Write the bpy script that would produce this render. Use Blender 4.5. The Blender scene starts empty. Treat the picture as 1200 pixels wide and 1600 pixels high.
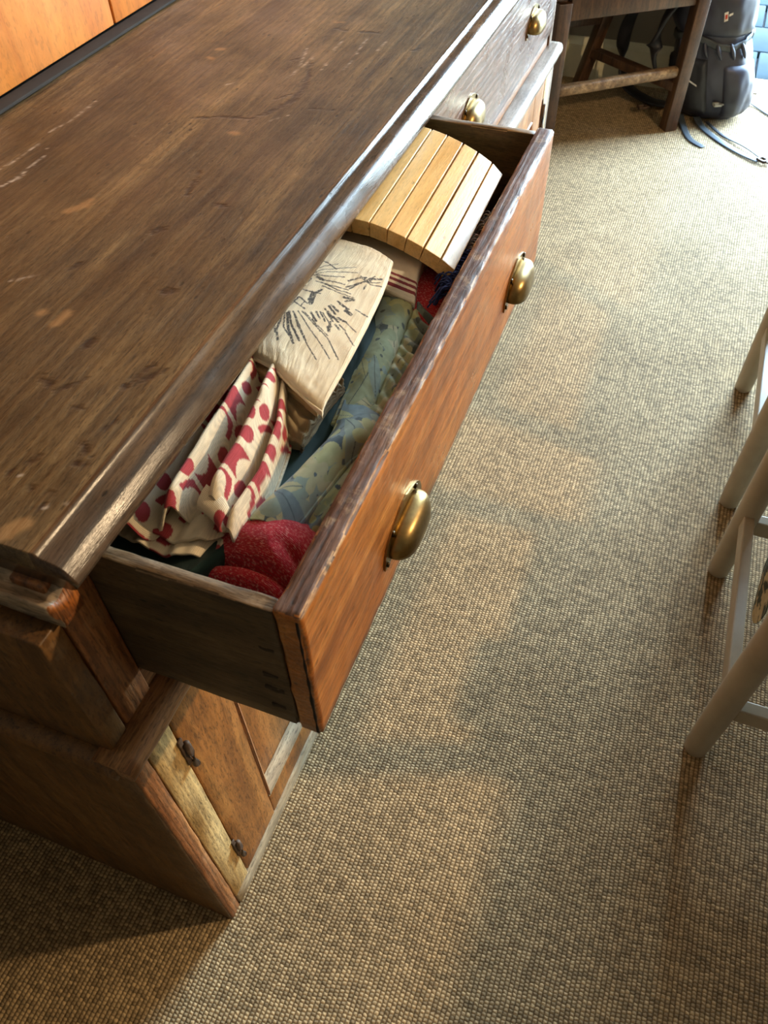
import bpy, bmesh, math, random
import numpy as np
from mathutils import Matrix, Vector, noise as mnoise

random.seed(7)
SC = bpy.context.scene
COL = SC.collection

# ------------------------------------------------------------------ camera
cam_d = bpy.data.cameras.new('camera')
cam = bpy.data.objects.new('camera', cam_d)
COL.objects.link(cam)
CAM_R = [[0.93536, 0.35322, -0.01827], [0.26065, -0.72331, -0.63944], [-0.23908, 0.59335, -0.76862]]
CAM_C = (0.34815, -0.17773, 1.35)
_r, _d, _f = CAM_R
cam.matrix_world = Matrix(((_r[0], -_d[0], -_f[0], CAM_C[0]), (_r[1], -_d[1], -_f[1], CAM_C[1]),
                           (_r[2], -_d[2], -_f[2], CAM_C[2]), (0, 0, 0, 1)))
cam_d.sensor_fit = 'VERTICAL'
cam_d.sensor_height = 34.67
cam_d.sensor_width = 26.0
cam_d.lens = 1215.0 / 1600.0 * 34.67
cam_d.clip_start = 0.02
cam_d.dof.use_dof = True
cam_d.dof.focus_distance = 1.05
cam_d.dof.aperture_fstop = 13.0
SC.camera = cam

# ------------------------------------------------------------------ world, daylight, lamp, exposure
world = bpy.data.worlds.new('sky'); SC.world = world
world.use_nodes = True
wn = world.node_tree
wbg = wn.nodes['Background']
wtc = wn.nodes.new('ShaderNodeTexCoord'); wsp = wn.nodes.new('ShaderNodeSeparateXYZ')
wrm = wn.nodes.new('ShaderNodeValToRGB')
wrm.color_ramp.elements[0].position = 0.0; wrm.color_ramp.elements[0].color = (0.72, 0.93, 1.0, 1)
wrm.color_ramp.elements[1].position = 0.8; wrm.color_ramp.elements[1].color = (0.42, 0.66, 1.0, 1)
wn.links.new(wtc.outputs['Generated'], wsp.inputs[0]); wn.links.new(wsp.outputs['Z'], wrm.inputs[0])
wn.links.new(wrm.outputs[0], wbg.inputs['Color'])
wbg.inputs['Strength'].default_value = 56.0

def portal(loc, sx, sy, rot):
    l = bpy.data.lights.new('doorway_portal', 'AREA'); l.shape = 'RECTANGLE'; l.size = sx; l.size_y = sy
    l.cycles.is_portal = True
    o = bpy.data.objects.new('doorway_portal', l); COL.objects.link(o); o.location = loc; o.rotation_euler = rot
DOOR_X0, DOOR_X1, DOOR_H = 0.44, 1.44, 2.25
portal(((DOOR_X0 + DOOR_X1) / 2, 3.60, DOOR_H / 2), DOOR_X1 - DOOR_X0, DOOR_H, (math.radians(-90), 0, 0))

lamp_d = bpy.data.lights.new('pendant_lamp_light', 'POINT')
lamp_d.energy = 88.0
lamp_d.color = (1.0, 0.72, 0.42)
lamp_d.shadow_soft_size = 0.035
lamp = bpy.data.objects.new('pendant_lamp_light', lamp_d); COL.objects.link(lamp)
lamp.location = (1.62, 0.95, 1.58)

SC.view_settings.view_transform = 'Standard'
SC.view_settings.look = 'None'
SC.view_settings.gamma = 1.0
SC.view_settings.use_curve_mapping = False
SC.view_settings.exposure = 0.35

# ------------------------------------------------------------------ helpers: colour and nodes
def srgb(r, g, b):
    def f(c):
        c = c / 255.0
        return c / 12.92 if c <= 0.04045 else ((c + 0.055) / 1.055) ** 2.4
    return (f(r), f(g), f(b), 1.0)

class NT:
    def __init__(self, name):
        self.m = bpy.data.materials.new(name); self.m.use_nodes = True
        self.t = self.m.node_tree
        self.b = self.t.nodes['Principled BSDF']
    def n(self, kind, **kw):
        nd = self.t.nodes.new('ShaderNode' + kind)
        for k, v in kw.items(): setattr(nd, k, v)
        return nd
    def set(self, sock, v):
        if isinstance(v, bpy.types.NodeSocket): self.t.links.new(v, sock)
        else: sock.default_value = v
    def coord(self, which='Object'):
        return self.n('TexCoord').outputs[which]
    def attr(self, name, out='Color'):
        a = self.n('Attribute'); a.attribute_name = name; return a.outputs[out]
    def map(self, vec, scale=(1, 1, 1), loc=(0, 0, 0), rot=(0, 0, 0)):
        m = self.n('Mapping'); self.set(m.inputs['Vector'], vec)
        m.inputs['Scale'].default_value = scale; m.inputs['Location'].default_value = loc
        m.inputs['Rotation'].default_value = rot
        return m.outputs[0]
    def noise(self, vec, scale=5, detail=4, rough=0.55, dist=0.0):
        x = self.n('TexNoise'); self.set(x.inputs['Vector'], vec)
        x.inputs['Scale'].default_value = scale; x.inputs['Detail'].default_value = detail
        x.inputs['Roughness'].default_value = rough; x.inputs['Distortion'].default_value = dist
        return x.outputs['Fac']
    def voro(self, vec, scale=5, feature='F1', out='Distance'):
        x = self.n('TexVoronoi'); x.feature = feature; self.set(x.inputs['Vector'], vec)
        x.inputs['Scale'].default_value = scale
        return x.outputs[out]
    def wave(self, vec, scale=5, dist=2.0, detail=2, dscale=1.0, dirn='X', prof='SIN'):
        x = self.n('TexWave'); x.bands_direction = dirn; x.wave_profile = prof; self.set(x.inputs['Vector'], vec)
        x.inputs['Scale'].default_value = scale; x.inputs['Distortion'].default_value = dist
        x.inputs['Detail'].default_value = detail; x.inputs['Detail Scale'].default_value = dscale
        return x.outputs['Fac']
    def ramp(self, fac, stops):
        x = self.n('ValToRGB'); self.set(x.inputs[0], fac)
        el = x.color_ramp.elements
        while len(el) < len(stops): el.new(0.5)
        for e, (p, c) in zip(el, stops):
            e.position = p; e.color = c if not isinstance(c, (int, float)) else (c, c, c, 1)
        return x.outputs[0]
    def mix(self, fac, a, b, mode='MIX'):
        x = self.n('Mix', data_type='RGBA', blend_type=mode)
        self.set(x.inputs[0], fac); self.set(x.inputs[6], a); self.set(x.inputs[7], b)
        return x.outputs[2]
    def math(self, op, a, b=0.0, c=None, clamp=False):
        x = self.n('Math', operation=op); x.use_clamp = clamp
        self.set(x.inputs[0], a); self.set(x.inputs[1], b)
        if c is not None: self.set(x.inputs[2], c)
        return x.outputs[0]
    def bump(self, h, strength=0.3, dist=0.002, normal=None):
        x = self.n('Bump'); x.inputs['Strength'].default_value = strength; x.inputs['Distance'].default_value = dist
        self.set(x.inputs['Height'], h)
        if normal is not None: self.set(x.inputs['Normal'], normal)
        return x.outputs[0]
    def out(self, col=None, rough=None, metal=None, normal=None, spec=None, coat=None, coat_rough=None, sheen=None):
        for k, v in (('Base Color', col), ('Roughness', rough), ('Metallic', metal), ('Normal', normal),
                     ('Specular IOR Level', spec), ('Coat Weight', coat), ('Coat Roughness', coat_rough), ('Sheen Weight', sheen)):
            if v is not None: self.set(self.b.inputs[k], v)
        return self.m

AX = {'X': 0, 'Y': 1, 'Z': 2}
def wood(name, c_dark, c_mid, c_light, axis='Y', along=2.0, across=26.0, fine=190.0, rough=(0.35, 0.6), stain=0.5, speck=0.35,
         bump=0.35, ring=0.0, ring_scale=55.0, ring_axis='X', offset=(0, 0, 0), mark=False, spec=0.5, pale=0.0, contrast=1.0):
    N = NT(name)
    co = N.coord()
    ax = AX[axis]
    sc = [across] * 3; sc[ax] = along
    v1 = N.map(co, sc, offset)
    sf = [fine] * 3; sf[ax] = 16.0
    v2 = N.map(co, sf, offset)
    big = N.noise(v1, 1.0, 5, 0.6, 0.6)
    col = N.ramp(big, [(0.28, c_dark), (0.5, c_mid), (0.74, c_light)])
    g = N.noise(v2, 1.0, 4, 0.7, 0.3)
    lines = N.ramp(g, [(0.36, 0.36), (0.56, 1.0)])
    col = N.mix(0.6 * contrast, col, lines, 'MULTIPLY')
    sp_ = [fine * 3.4] * 3; sp_[ax] = 95.0
    pore = N.noise(N.map(co, sp_, offset), 1.0, 2, 0.6)
    col = N.mix(0.75 * contrast, col, N.ramp(pore, [(0.34, 0.34), (0.47, 1.0)]), 'MULTIPLY')
    g = N.math('ADD', g, N.math('MULTIPLY', pore, 0.5))
    h = g
    if ring > 0:
        sr = [1.0] * 3; sr[ax] = 0.07
        vr = N.map(co, sr, offset)
        w = N.wave(vr, ring_scale, 7.0, 3, 2.2, ring_axis)
        rg = N.ramp(w, [(0.2, 0.36), (0.62, 1.0)])
        col = N.mix(ring, col, rg, 'MULTIPLY')
        h = N.math('ADD', g, N.math('MULTIPLY', w, 0.35))
    st = N.noise(N.map(co, (1, 1, 1), (3.1, 1.7, 0.3)), 9.0, 6, 0.65, 0.8)
    stm = N.ramp(st, [(0.30, 0.25), (0.55, 1.0)])
    col = N.mix(stain, col, stm, 'MULTIPLY')
    if speck > 0:
        vs = [1.0] * 3; vs[ax] = 0.45
        d = N.voro(N.map(co, vs, (0.3, 0.9, 0.1)), 75.0)
        sp = N.ramp(d, [(0.10, 0.12), (0.17, 1.0)])
        gate = N.ramp(N.noise(co, 17.0, 3), [(0.50, 0.0), (0.60, 1.0)])
        col = N.mix(N.math('MULTIPLY', gate, speck * 2, clamp=True), col, N.mix(1.0, col, sp, 'MULTIPLY'))
        h = N.math('ADD', h, N.math('MULTIPLY', sp, 0.25))
    if pale > 0:
        pn = N.noise(N.map(co, (1, 1, 1), (7.7, 0.2, 4.4)), 34.0, 6, 0.7)
        pm = N.ramp(pn, [(0.56, 0.0), (0.66, 1.0)])
        col = N.mix(N.math('MULTIPLY', pm, pale), col, srgb(176, 152, 120))
    if mark:
        a = N.n('Attribute'); a.attribute_name = 'mark'
        s3 = N.n('SeparateColor'); N.set(s3.inputs[0], a.outputs['Color'])
        col = N.mix(s3.outputs[0], col, srgb(34, 22, 15))
        col = N.mix(s3.outputs[1], col, srgb(158, 122, 80))
        col = N.mix(s3.outputs[2], col, srgb(196, 184, 168))
        h = N.math('SUBTRACT', h, N.math('MULTIPLY', s3.outputs[0], 0.8))
    rn = N.noise(co, 14.0, 4)
    r = N.n('MapRange'); N.set(r.inputs[0], rn); r.inputs[1].default_value = 0.3; r.inputs[2].default_value = 0.7
    r.inputs[3].default_value = rough[0]; r.inputs[4].default_value = rough[1]
    return N.out(col, r.outputs[0], normal=N.bump(h, bump, 0.0012), spec=spec)

def plain(name, c, rough=0.6, metal=0.0, var=0.12, scale=30.0, bump=0.0, spec=0.5):
    N = NT(name); co = N.coord()
    n = N.noise(co, scale, 5, 0.6)
    k = N.ramp(n, [(0.3, 1.0 - var * 2), (0.7, 1.0)])
    col = N.mix(1.0, c, k, 'MULTIPLY')
    nm = N.bump(n, bump, 0.001) if bump else None
    return N.out(col, rough, metal, nm, spec)

def cloth_mat(name, weave=1100.0, bump=0.35, rough=0.9, noise_amt=0.25, sheen=0.1, fleck=None):
    N = NT(name)
    col = N.attr('Col')
    uv = N.attr('suv', 'Vector')
    w1 = N.wave(uv, weave, 0.6, 1, 3.0, 'X'); w2 = N.wave(uv, weave, 0.6, 1, 3.0, 'Y')
    h = N.math('MULTIPLY', N.math('ADD', w1, 0.2), N.math('ADD', w2, 0.2))
    k = N.ramp(h, [(0.0, 1.0 - noise_amt * 2), (0.6, 1.0)])
    c2 = N.mix(1.0, col, k, 'MULTIPLY')
    n2 = N.noise(uv, 60.0, 5, 0.6)
    c2 = N.mix(1.0, c2, N.ramp(n2, [(0.3, 0.9), (0.7, 1.06)]), 'MULTIPLY')
    if fleck:
        fv = N.noise(N.map(uv, (170, 620, 1)), 1.0, 2, 0.5, 0.6)
        fm = N.ramp(fv, [(0.55, 0.0), (0.62, 0.75)])
        c2 = N.mix(fm, c2, fleck)
    h2 = N.math('ADD', h, N.math('MULTIPLY', n2, 1.0))
    return N.out(c2, rough, normal=N.bump(h2, bump, 0.0008), sheen=sheen, spec=0.25)

# ------------------------------------------------------------------ helpers: meshes and objects
def mesh_from(name, V, Fc, smooth=True):
    me = bpy.data.meshes.new(name)
    me.from_pydata([tuple(v) for v in V], [], Fc)
    me.validate(); me.update()
    if smooth:
        me.polygons.foreach_set('use_smooth', [True] * len(me.polygons))
    return me

def bm_mesh(name, bm, smooth=True):
    bmesh.ops.recalc_face_normals(bm, faces=bm.faces)
    me = bpy.data.meshes.new(name); bm.to_mesh(me); bm.free()
    if smooth: me.polygons.foreach_set('use_smooth', [True] * len(me.polygons))
    return me

def put(name, me, mat, parent=None):
    o = bpy.data.objects.new(name, me)
    if mat is not None and len(me.materials) == 0: me.materials.append(mat)
    COL.objects.link(o)
    if parent is not None:
        o.parent = parent
        if parent.type == 'EMPTY': o.location = -parent.location
    return o

def thing(name, label, cat, base, group=None):
    e = bpy.data.objects.new(name, None); COL.objects.link(e)
    e.empty_display_size = 0.05
    e.location = base; e['label'] = label; e['category'] = cat
    if group: e['group'] = group
    return e

def tag(o, label, cat, group=None):
    o['label'] = label; o['category'] = cat
    if group: o['group'] = group
    return o

def struct(o, label=None):
    o['kind'] = 'structure'
    if label: o['label'] = label
    return o

def rbox_data(lo, hi, r=0.003, n=(1, 1, 1), amp=0.0, freq=30.0, edge_amp=0.0, seed=0.0):
    """Box with rounded edges, n inner divisions along each axis, optional noise (amp) and extra wear on the edges (edge_amp)."""
    lo = np.array(lo, float); hi = np.array(hi, float)
    r = min(r, 0.49 * float((hi - lo).min()))
    axs = []
    for a in range(3):
        l, h = lo[a], hi[a]
        inner = [l + r + (h - l - 2 * r) * i / n[a] for i in range(n[a] + 1)]
        axs.append([l, l + 0.35 * r] + inner + [h - 0.35 * r, h])
    N = [len(a) for a in axs]
    idx = {}; V = []; Fc = []
    def vid(i, j, k):
        key = (i, j, k)
        if key in idx: return idx[key]
        p = np.array((axs[0][i], axs[1][j], axs[2][k]))
        q = np.minimum(np.maximum(p, lo + r), hi - r)
        d = p - q; L = np.linalg.norm(d)
        ed = int((abs(d) > r * 0.3).sum()) > 1
        if L > 1e-12:
            nrm = d / L; p = q + nrm * r
            if amp or (ed and edge_amp):
                s = mnoise.noise(Vector((p[0] * freq + seed, p[1] * freq, p[2] * freq)))
                dd = amp * s
                if ed: dd += edge_amp * (mnoise.noise(Vector((p[0] * freq * .8, p[1] * freq * .8 + seed, p[2] * freq * .8 + 9))) - 0.35)
                p = p + nrm * dd
        idx[key] = len(V); V.append(p); return idx[key]
    for a in range(3):
        b, c = (a + 1) % 3, (a + 2) % 3
        for side in (0, N[a] - 1):
            for i in range(N[b] - 1):
                for j in range(N[c] - 1):
                    q = []
                    for (u, v) in ((i, j), (i + 1, j), (i + 1, j + 1), (i, j + 1)):
                        t = [0, 0, 0]; t[a] = side; t[b] = u; t[c] = v
                        q.append(vid(*t))
                    if side == 0: q.reverse()
                    Fc.append(q)
    return V, Fc

def rbox(name, lo, hi, mat, parent=None, r=0.003, n=(1, 1, 1), amp=0.0, freq=30.0, edge_amp=0.0, seed=0.0):
    V, Fc = rbox_data(lo, hi, r, n, amp, freq, edge_amp, seed)
    return put(name, mesh_from(name, V, Fc), mat, parent)

def merge(datas):
    V = []; Fc = []
    for v, f in datas:
        o = len(V); V += list(v); Fc += [[i + o for i in q] for q in f]
    return V, Fc

def extrude_profile(prof, axis, a0, a1, n=1, amp=0.0, freq=20.0, cap=True, fn=None):
    """prof: list of 2-D points (counter-clockwise), swept along axis from a0 to a1. For axis Y the points are (x, z); for X (y, z)."""
    V = []; Fc = []; m = len(prof)
    for i in range(n + 1):
        t = a0 + (a1 - a0) * i / n
        for (p, q) in prof:
            v = [p, t, q] if axis == 'Y' else ([t, p, q] if axis == 'X' else [p, q, t])
            if amp:
                s = mnoise.noise_vector(Vector(v) * freq)
                v = [v[0] + amp * s[0] * (axis != 'X'), v[1] + amp * s[1] * (axis != 'Y'), v[2] + amp * s[2] * (axis != 'Z')]
            V.append(v)
    for i in range(n):
        for j in range(m):
            a = i * m + j; b = i * m + (j + 1) % m
            Fc.append([a, b, b + m, a + m])
    if cap:
        Fc.append(list(range(m))[::-1]); Fc.append([n * m + j for j in range(m)])
    return V, Fc

def fix_normals(me):
    bm = bmesh.new(); bm.from_mesh(me); bmesh.ops.recalc_face_normals(bm, faces=bm.faces); bm.to_mesh(me); bm.free()
    return me

def tube(pts, rad, seg=10, cap=True, flat=None):
    """Swept tube through pts; rad is a number or a list. flat = (width, thickness) sweeps a strap lying flat instead."""
    P = [Vector(p) for p in pts]; V = []; Fc = []
    up = Vector((0, 0, 1))
    for i, p in enumerate(P):
        t = (P[min(i + 1, len(P) - 1)] - P[max(i - 1, 0)]).normalized()
        a = t.cross(up)
        if a.length < 1e-3: a = t.cross(Vector((1, 0, 0)))
        a.normalize(); b = t.cross(a).normalized()
        rr = rad[i] if isinstance(rad, (list, tuple)) else rad
        for k in range(seg):
            th = 2 * math.pi * k / seg + math.pi / seg
            if flat:
                cx = math.copysign(min(1, abs(math.cos(th)) * 1.4), math.cos(th)) * flat[0] / 2
                cy = math.copysign(min(1, abs(math.sin(th)) * 1.4), math.sin(th)) * flat[1] / 2
            else:
                cx, cy = math.cos(th) * rr, math.sin(th) * rr
            V.append(p + a * cx + b * cy)
    for i in range(len(P) - 1):
        for k in range(seg):
            a0 = i * seg + k; b0 = i * seg + (k + 1) % seg
            Fc.append([a0, b0, b0 + seg, a0 + seg])
    if cap:
        Fc.append(list(range(seg))); Fc.append([(len(P) - 1) * seg + k for k in range(seg)][::-1])
    return V, Fc

def spline(pts, n=8):
    """Catmull-Rom through pts."""
    P = [Vector(p) for p in pts]; out = []
    for i in range(len(P) - 1):
        p0 = P[max(i - 1, 0)]; p1 = P[i]; p2 = P[i + 1]; p3 = P[min(i + 2, len(P) - 1)]
        for k in range(n):
            t = k / n
            out.append(0.5 * ((2 * p1) + (p2 - p0) * t + (2 * p0 - 5 * p1 + 4 * p2 - p3) * t * t + (3 * p1 - p0 - 3 * p2 + p3) * t ** 3))
    out.append(P[-1]); return out

def put_vf(name, vf, mat, parent=None, smooth=True):
    return put(name, fix_normals(mesh_from(name, vf[0], vf[1], smooth)), mat, parent)

# numpy noise for cloth and worktop
_rng = np.random.RandomState(5)
_TAB = _rng.rand(256, 256)
def vnoise(x, y):
    xi = np.floor(x).astype(int); yi = np.floor(y).astype(int)
    fx = x - xi; fy = y - yi
    fx = fx * fx * (3 - 2 * fx); fy = fy * fy * (3 - 2 * fy)
    a = _TAB[xi % 256, yi % 256]; b = _TAB[(xi + 1) % 256, yi % 256]
    c = _TAB[xi % 256, (yi + 1) % 256]; d = _TAB[(xi + 1) % 256, (yi + 1) % 256]
    return (a * (1 - fx) + b * fx) * (1 - fy) + (c * (1 - fx) + d * fx) * fy
def fbm(x, y, o=4):
    s = 0; a = 0.5
    for k in range(o):
        s = s + a * vnoise(x * 2 ** k + 17 * k, y * 2 ** k + 31 * k); a *= 0.5
    return s
def interp_rows(ctrl, nu, nv):
    """ctrl: rows (v) of points (u) -> Catmull-Rom surface of nv x nu points."""
    C = np.array(ctrl, float)
    def cr(A, n):
        m = A.shape[0]
        t = np.linspace(0, m - 1, n); i = np.minimum(t.astype(int), m - 2); f = (t - i)[:, None, None]
        p0 = A[np.maximum(i - 1, 0)]; p1 = A[i]; p2 = A[i + 1]; p3 = A[np.minimum(i + 2, m - 1)]
        return 0.5 * (2 * p1 + (p2 - p0) * f + (2 * p0 - 5 * p1 + 4 * p2 - p3) * f ** 2 + (3 * p1 - p0 - 3 * p2 + p3) * f ** 3)
    A = cr(C, nv)
    A = cr(A.transpose(1, 0, 2), nu).transpose(1, 0, 2)
    return A            # [nv, nu, 3]
def grid_mesh(name, P, colour=None, su=1.0, sv=1.0, attr='Col', closed_u=False):
    nv, nu = P.shape[:2]
    me = bpy.data.meshes.new(name)
    i = np.arange((nv - 1) * (nu - 1)); r = i // (nu - 1); c = i % (nu - 1)
    a = r * nu + c
    quads = np.stack([a, a + 1, a + nu + 1, a + nu], 1)
    me.vertices.add(nv * nu); me.vertices.foreach_set('co', P.reshape(-1, 3).astype(np.float32).ravel())
    me.loops.add(len(quads) * 4); me.loops.foreach_set('vertex_index', quads.ravel().astype(np.int32))
    me.polygons.add(len(quads)); me.polygons.foreach_set('loop_start', (np.arange(len(quads)) * 4).astype(np.int32))
    me.update(calc_edges=True)
    me.polygons.foreach_set('use_smooth', np.ones(len(quads), bool))
    if colour is not None:
        at = me.attributes.new(attr, 'FLOAT_COLOR', 'POINT')
        full = np.ones((nv * nu, 4), np.float32); full[:, :3] = colour.reshape(-1, 3)
        at.data.foreach_set('color', full.ravel())
    uu, vv = np.meshgrid(np.linspace(0, su, nu), np.linspace(0, sv, nv))
    at = me.attributes.new('suv', 'FLOAT_VECTOR', 'POINT')
    at.data.foreach_set('vector', np.stack([uu, vv, np.zeros_like(uu)], -1).astype(np.float32).ravel())
    return me
def solid(o, t, off=-1.0):
    m = o.modifiers.new('thickness', 'SOLIDIFY'); m.thickness = t; m.offset = off
    return o
def lin(r, g, b): return np.array(srgb(r, g, b)[:3])
def seg_mask(X, Y, segs, soft):
    """Coverage 0..1 of strokes [(half width, [(x,y),...])]."""
    M = np.zeros_like(X)
    for w, pts in segs:
        for (x0, y0), (x1, y1) in zip(pts[:-1], pts[1:]):
            dx, dy = x1 - x0, y1 - y0; L = dx * dx + dy * dy + 1e-12
            sel = (X > min(x0, x1) - 3 * w - soft) & (X < max(x0, x1) + 3 * w + soft) & (Y > min(y0, y1) - 3 * w - soft) & (Y < max(y0, y1) + 3 * w + soft)
            if not sel.any(): continue
            xs = X[sel]; ys = Y[sel]
            t = np.clip(((xs - x0) * dx + (ys - y0) * dy) / L, 0, 1)
            d = np.hypot(xs - x0 - t * dx, ys - y0 - t * dy)
            M[sel] = np.maximum(M[sel], np.clip((w - d) / soft + 0.5, 0, 1))
    return M

# ------------------------------------------------------------------ materials
M = {}
M['top'] = wood('worktop_wood', srgb(58, 45, 31), srgb(100, 82, 56), srgb(150, 124, 84), 'Y', 1.6, 15, 240, (0.34, 0.56), 0.5, 0.5, 0.6, ring=0.34, ring_scale=24, ring_axis='X', mark=True, spec=0.4, contrast=1.25)
M['edge'] = wood('edge_wood', srgb(56, 42, 32), srgb(88, 68, 50), srgb(128, 100, 70), 'Y', 4, 60, 380, (0.18, 0.32), 0.4, 0.4, 0.22)
M['dfront'] = wood('drawer_front_wood', srgb(120, 66, 26), srgb(168, 100, 42), srgb(194, 126, 60), 'Y', 3.2, 30, 150, (0.26, 0.46), 0.3, 0.35, 0.35, ring=0.18, ring_scale=34, ring_axis='Z', contrast=.8)
M['dtop'] = wood('drawer_edge_wood', srgb(70, 46, 38), srgb(108, 76, 60), srgb(150, 114, 86), 'Y', 9, 75, 210, (0.5, 0.7), 0.4, 0.5, 0.6, ring=0.5, ring_scale=42, ring_axis='X', pale=0.45)
M['chip_highlight'] = wood('chipped_highlight_edge', srgb(120, 74, 40), srgb(176, 128, 84), srgb(214, 180, 138), 'Y', 30, 90, 260, (0.4, 0.6), 0.45, 0.5, 0.8, pale=.5)
M['dside'] = wood('drawer_side_wood', srgb(56, 43, 26), srgb(82, 64, 38), srgb(104, 84, 52), 'X', 2, 24, 170, (0.5, 0.7), 0.55, 0.5, 0.4, pale=.06)
M['dsidetop'] = wood('drawer_side_edge', srgb(92, 74, 52), srgb(130, 106, 76), srgb(158, 134, 98), 'X', 6, 60, 170, (0.5, 0.7), 0.5, 0.6, 0.5, pale=.25)
M['far'] = wood('closed_drawer_wood', srgb(84, 58, 48), srgb(118, 86, 72), srgb(146, 114, 98), 'Y', 3, 34, 120, (0.22, 0.42), 0.3, 0.3, 0.6, ring=0.4, ring_scale=22, ring_axis='Z')
M['side'] = wood('side_panel_wood', srgb(82, 54, 24), srgb(116, 79, 37), srgb(140, 100, 52), 'Z', 1.5, 16, 90, (0.4, 0.6), 0.5, 0.3, 0.3, ring=0.28, ring_scale=16, ring_axis='X', pale=.12)
M['stile'] = wood('red_pine_stile', srgb(112, 66, 36), srgb(158, 100, 56), srgb(188, 132, 80), 'Z', 2, 36, 130, (0.4, 0.6), 0.3, 0.3, 0.4, ring=0.5, ring_scale=36, ring_axis='Y', pale=.12)
M['pale'] = wood('pale_pine_stile', srgb(150, 116, 66), srgb(196, 158, 98), srgb(216, 182, 124), 'Z', 2, 30, 150, (0.45, 0.65), 0.2, 0.2, 0.3, ring=0.25, ring_scale=30, ring_axis='Y')
M['door'] = wood('door_wood', srgb(118, 70, 30), srgb(164, 106, 50), srgb(186, 130, 68), 'Z', 2, 22, 120, (0.36, 0.55), 0.4, 0.3, 0.25)
M['rail'] = wood('waist_rail_wood', srgb(104, 64, 36), srgb(148, 100, 60), srgb(176, 128, 80), 'Y', 3, 50, 160, (0.36, 0.55), 0.3, 0.2, 0.3, ring=0.3, ring_scale=70, ring_axis='X')
M['bead'] = wood('pale_bead', srgb(104, 88, 76), srgb(150, 136, 122), srgb(178, 166, 152), 'Y', 4, 50, 160, (0.3, 0.5), 0.25, 0.4, 0.3)
M['plinth'] = wood('plinth_wood', srgb(140, 118, 88), srgb(180, 160, 128), srgb(204, 188, 158), 'Y', 3, 40, 160, (0.5, 0.7), 0.35, 0.3, 0.3)
M['cornice'] = wood('cornice_wood', srgb(140, 118, 96), srgb(180, 158, 132), srgb(204, 184, 158), 'X', 5, 60, 130, (0.4, 0.6), 0.25, 0.2, 0.4, ring=0.5, ring_scale=120, ring_axis='X')
M['cornice_end_lit'] = wood('cornice_end_lamplit', srgb(130, 68, 26), srgb(176, 104, 46), srgb(200, 132, 70), 'Z', 3, 60, 150, (0.4, 0.6), 0.2, 0.2, 0.4, ring=0.4, ring_scale=90, ring_axis='Y')
M['board'] = wood('orange_backboard', srgb(190, 100, 34), srgb(222, 136, 54), srgb(234, 154, 74), 'Z', 1.2, 9, 60, (0.5, 0.7), 0.22, 0.0, 0.15, contrast=.35)
M['strip'] = plain('dark_strip', srgb(50, 44, 39), 0.9, var=0.2, bump=.2)
M['brass'] = None
N = NT('aged_brass'); co = N.coord()
n1 = N.noise(co, 60.0, 5, 0.6)
M['brass'] = N.out(N.ramp(n1, [(0.3, srgb(122, 100, 62)), (0.7, srgb(160, 136, 88))]), N.ramp(n1, [(0.3, 0.40), (0.7, 0.30)]), 1.0, N.bump(n1, 0.05, 0.0005))
M['screw'] = plain('dark_screw', srgb(60, 48, 30), 0.4, 1.0)
M['iron'] = plain('rusty_iron', srgb(96, 74, 56), 0.65, 0.25, 0.3, 90, 0.4)
M['black'] = plain('black_gap', srgb(14, 12, 10), 0.7)
M['gap'] = plain('dark_gap', srgb(20, 12, 8), 0.9)
M['oak'] = wood('dark_oak', srgb(44, 28, 18), srgb(78, 52, 34), srgb(104, 74, 50), 'Z', 4, 40, 140, (0.3, 0.5), 0.4, 0.2, 0.3)
M['oakworn'] = wood('worn_oak', srgb(88, 64, 42), srgb(130, 102, 72), srgb(170, 142, 106), 'X', 22, 24, 60, (0.3, 0.5), 0.4, 0.3, 0.2, pale=.5)
M['white'] = plain('cream_paint', srgb(172, 160, 138), 0.42, 0, 0.08, 18, 0.05)
M['slat'] = wood('pale_slat_wood', srgb(214, 166, 94), srgb(238, 198, 128), srgb(246, 214, 152), 'Y', 3, 40, 170, (0.3, 0.45), 0.06, 0.25, 0.2, contrast=.35)
M['wall'] = plain('wall_paint', srgb(128, 118, 104), 0.85, 0, 0.05, 8)
M['ceil'] = plain('ceiling_paint', srgb(150, 144, 134), 0.9, 0, 0.03, 8)
M['trim'] = plain('trim_paint', srgb(214, 206, 176), 0.5, 0, 0.05, 20)
M['stone'] = plain('patio_stone', srgb(30, 38, 41), 1.0, 0, 0.12, 14, 0.2, 0.05)

# sisal carpet: ribs run along Y, beads along each rib
N = NT('sisal_carpet'); co = N.coord()
wob = N.noise(co, 9.0, 3, 0.5); wob2 = N.math('ADD', wob, N.math('MULTIPLY', N.noise(co, 150.0, 3, 0.6), 0.7))
sx = N.n('SeparateXYZ'); N.set(sx.inputs[0], co)
X = N.math('ADD', sx.outputs[0], N.math('MULTIPLY', N.math('ADD', wob, N.math('MULTIPLY', wob2, 0.12)), 0.006)); Y = N.math('ADD', sx.outputs[1], N.math('MULTIPLY', wob2, 0.006))
PX, PY = 0.0071, 0.0054
ix = N.math('FLOOR', N.math('DIVIDE', X, PX))
stag = N.math('MULTIPLY', N.math('FRACT', N.math('MULTIPLY', N.math('SINE', N.math('MULTIPLY', ix, 12.9898)), 43758.5)), PY)
rib = N.math('ABSOLUTE', N.math('SINE', N.math('MULTIPLY', X, math.pi / PX)))
bead = N.math('ABSOLUTE', N.math('SINE', N.math('MULTIPLY', N.math('ADD', Y, stag), math.pi / PY)))
hgt = N.math('MULTIPLY', N.math('POWER', rib, 0.9), N.math('ADD', N.math('MULTIPLY', N.math('POWER', bead, 1.1), 0.62), 0.38))
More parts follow.
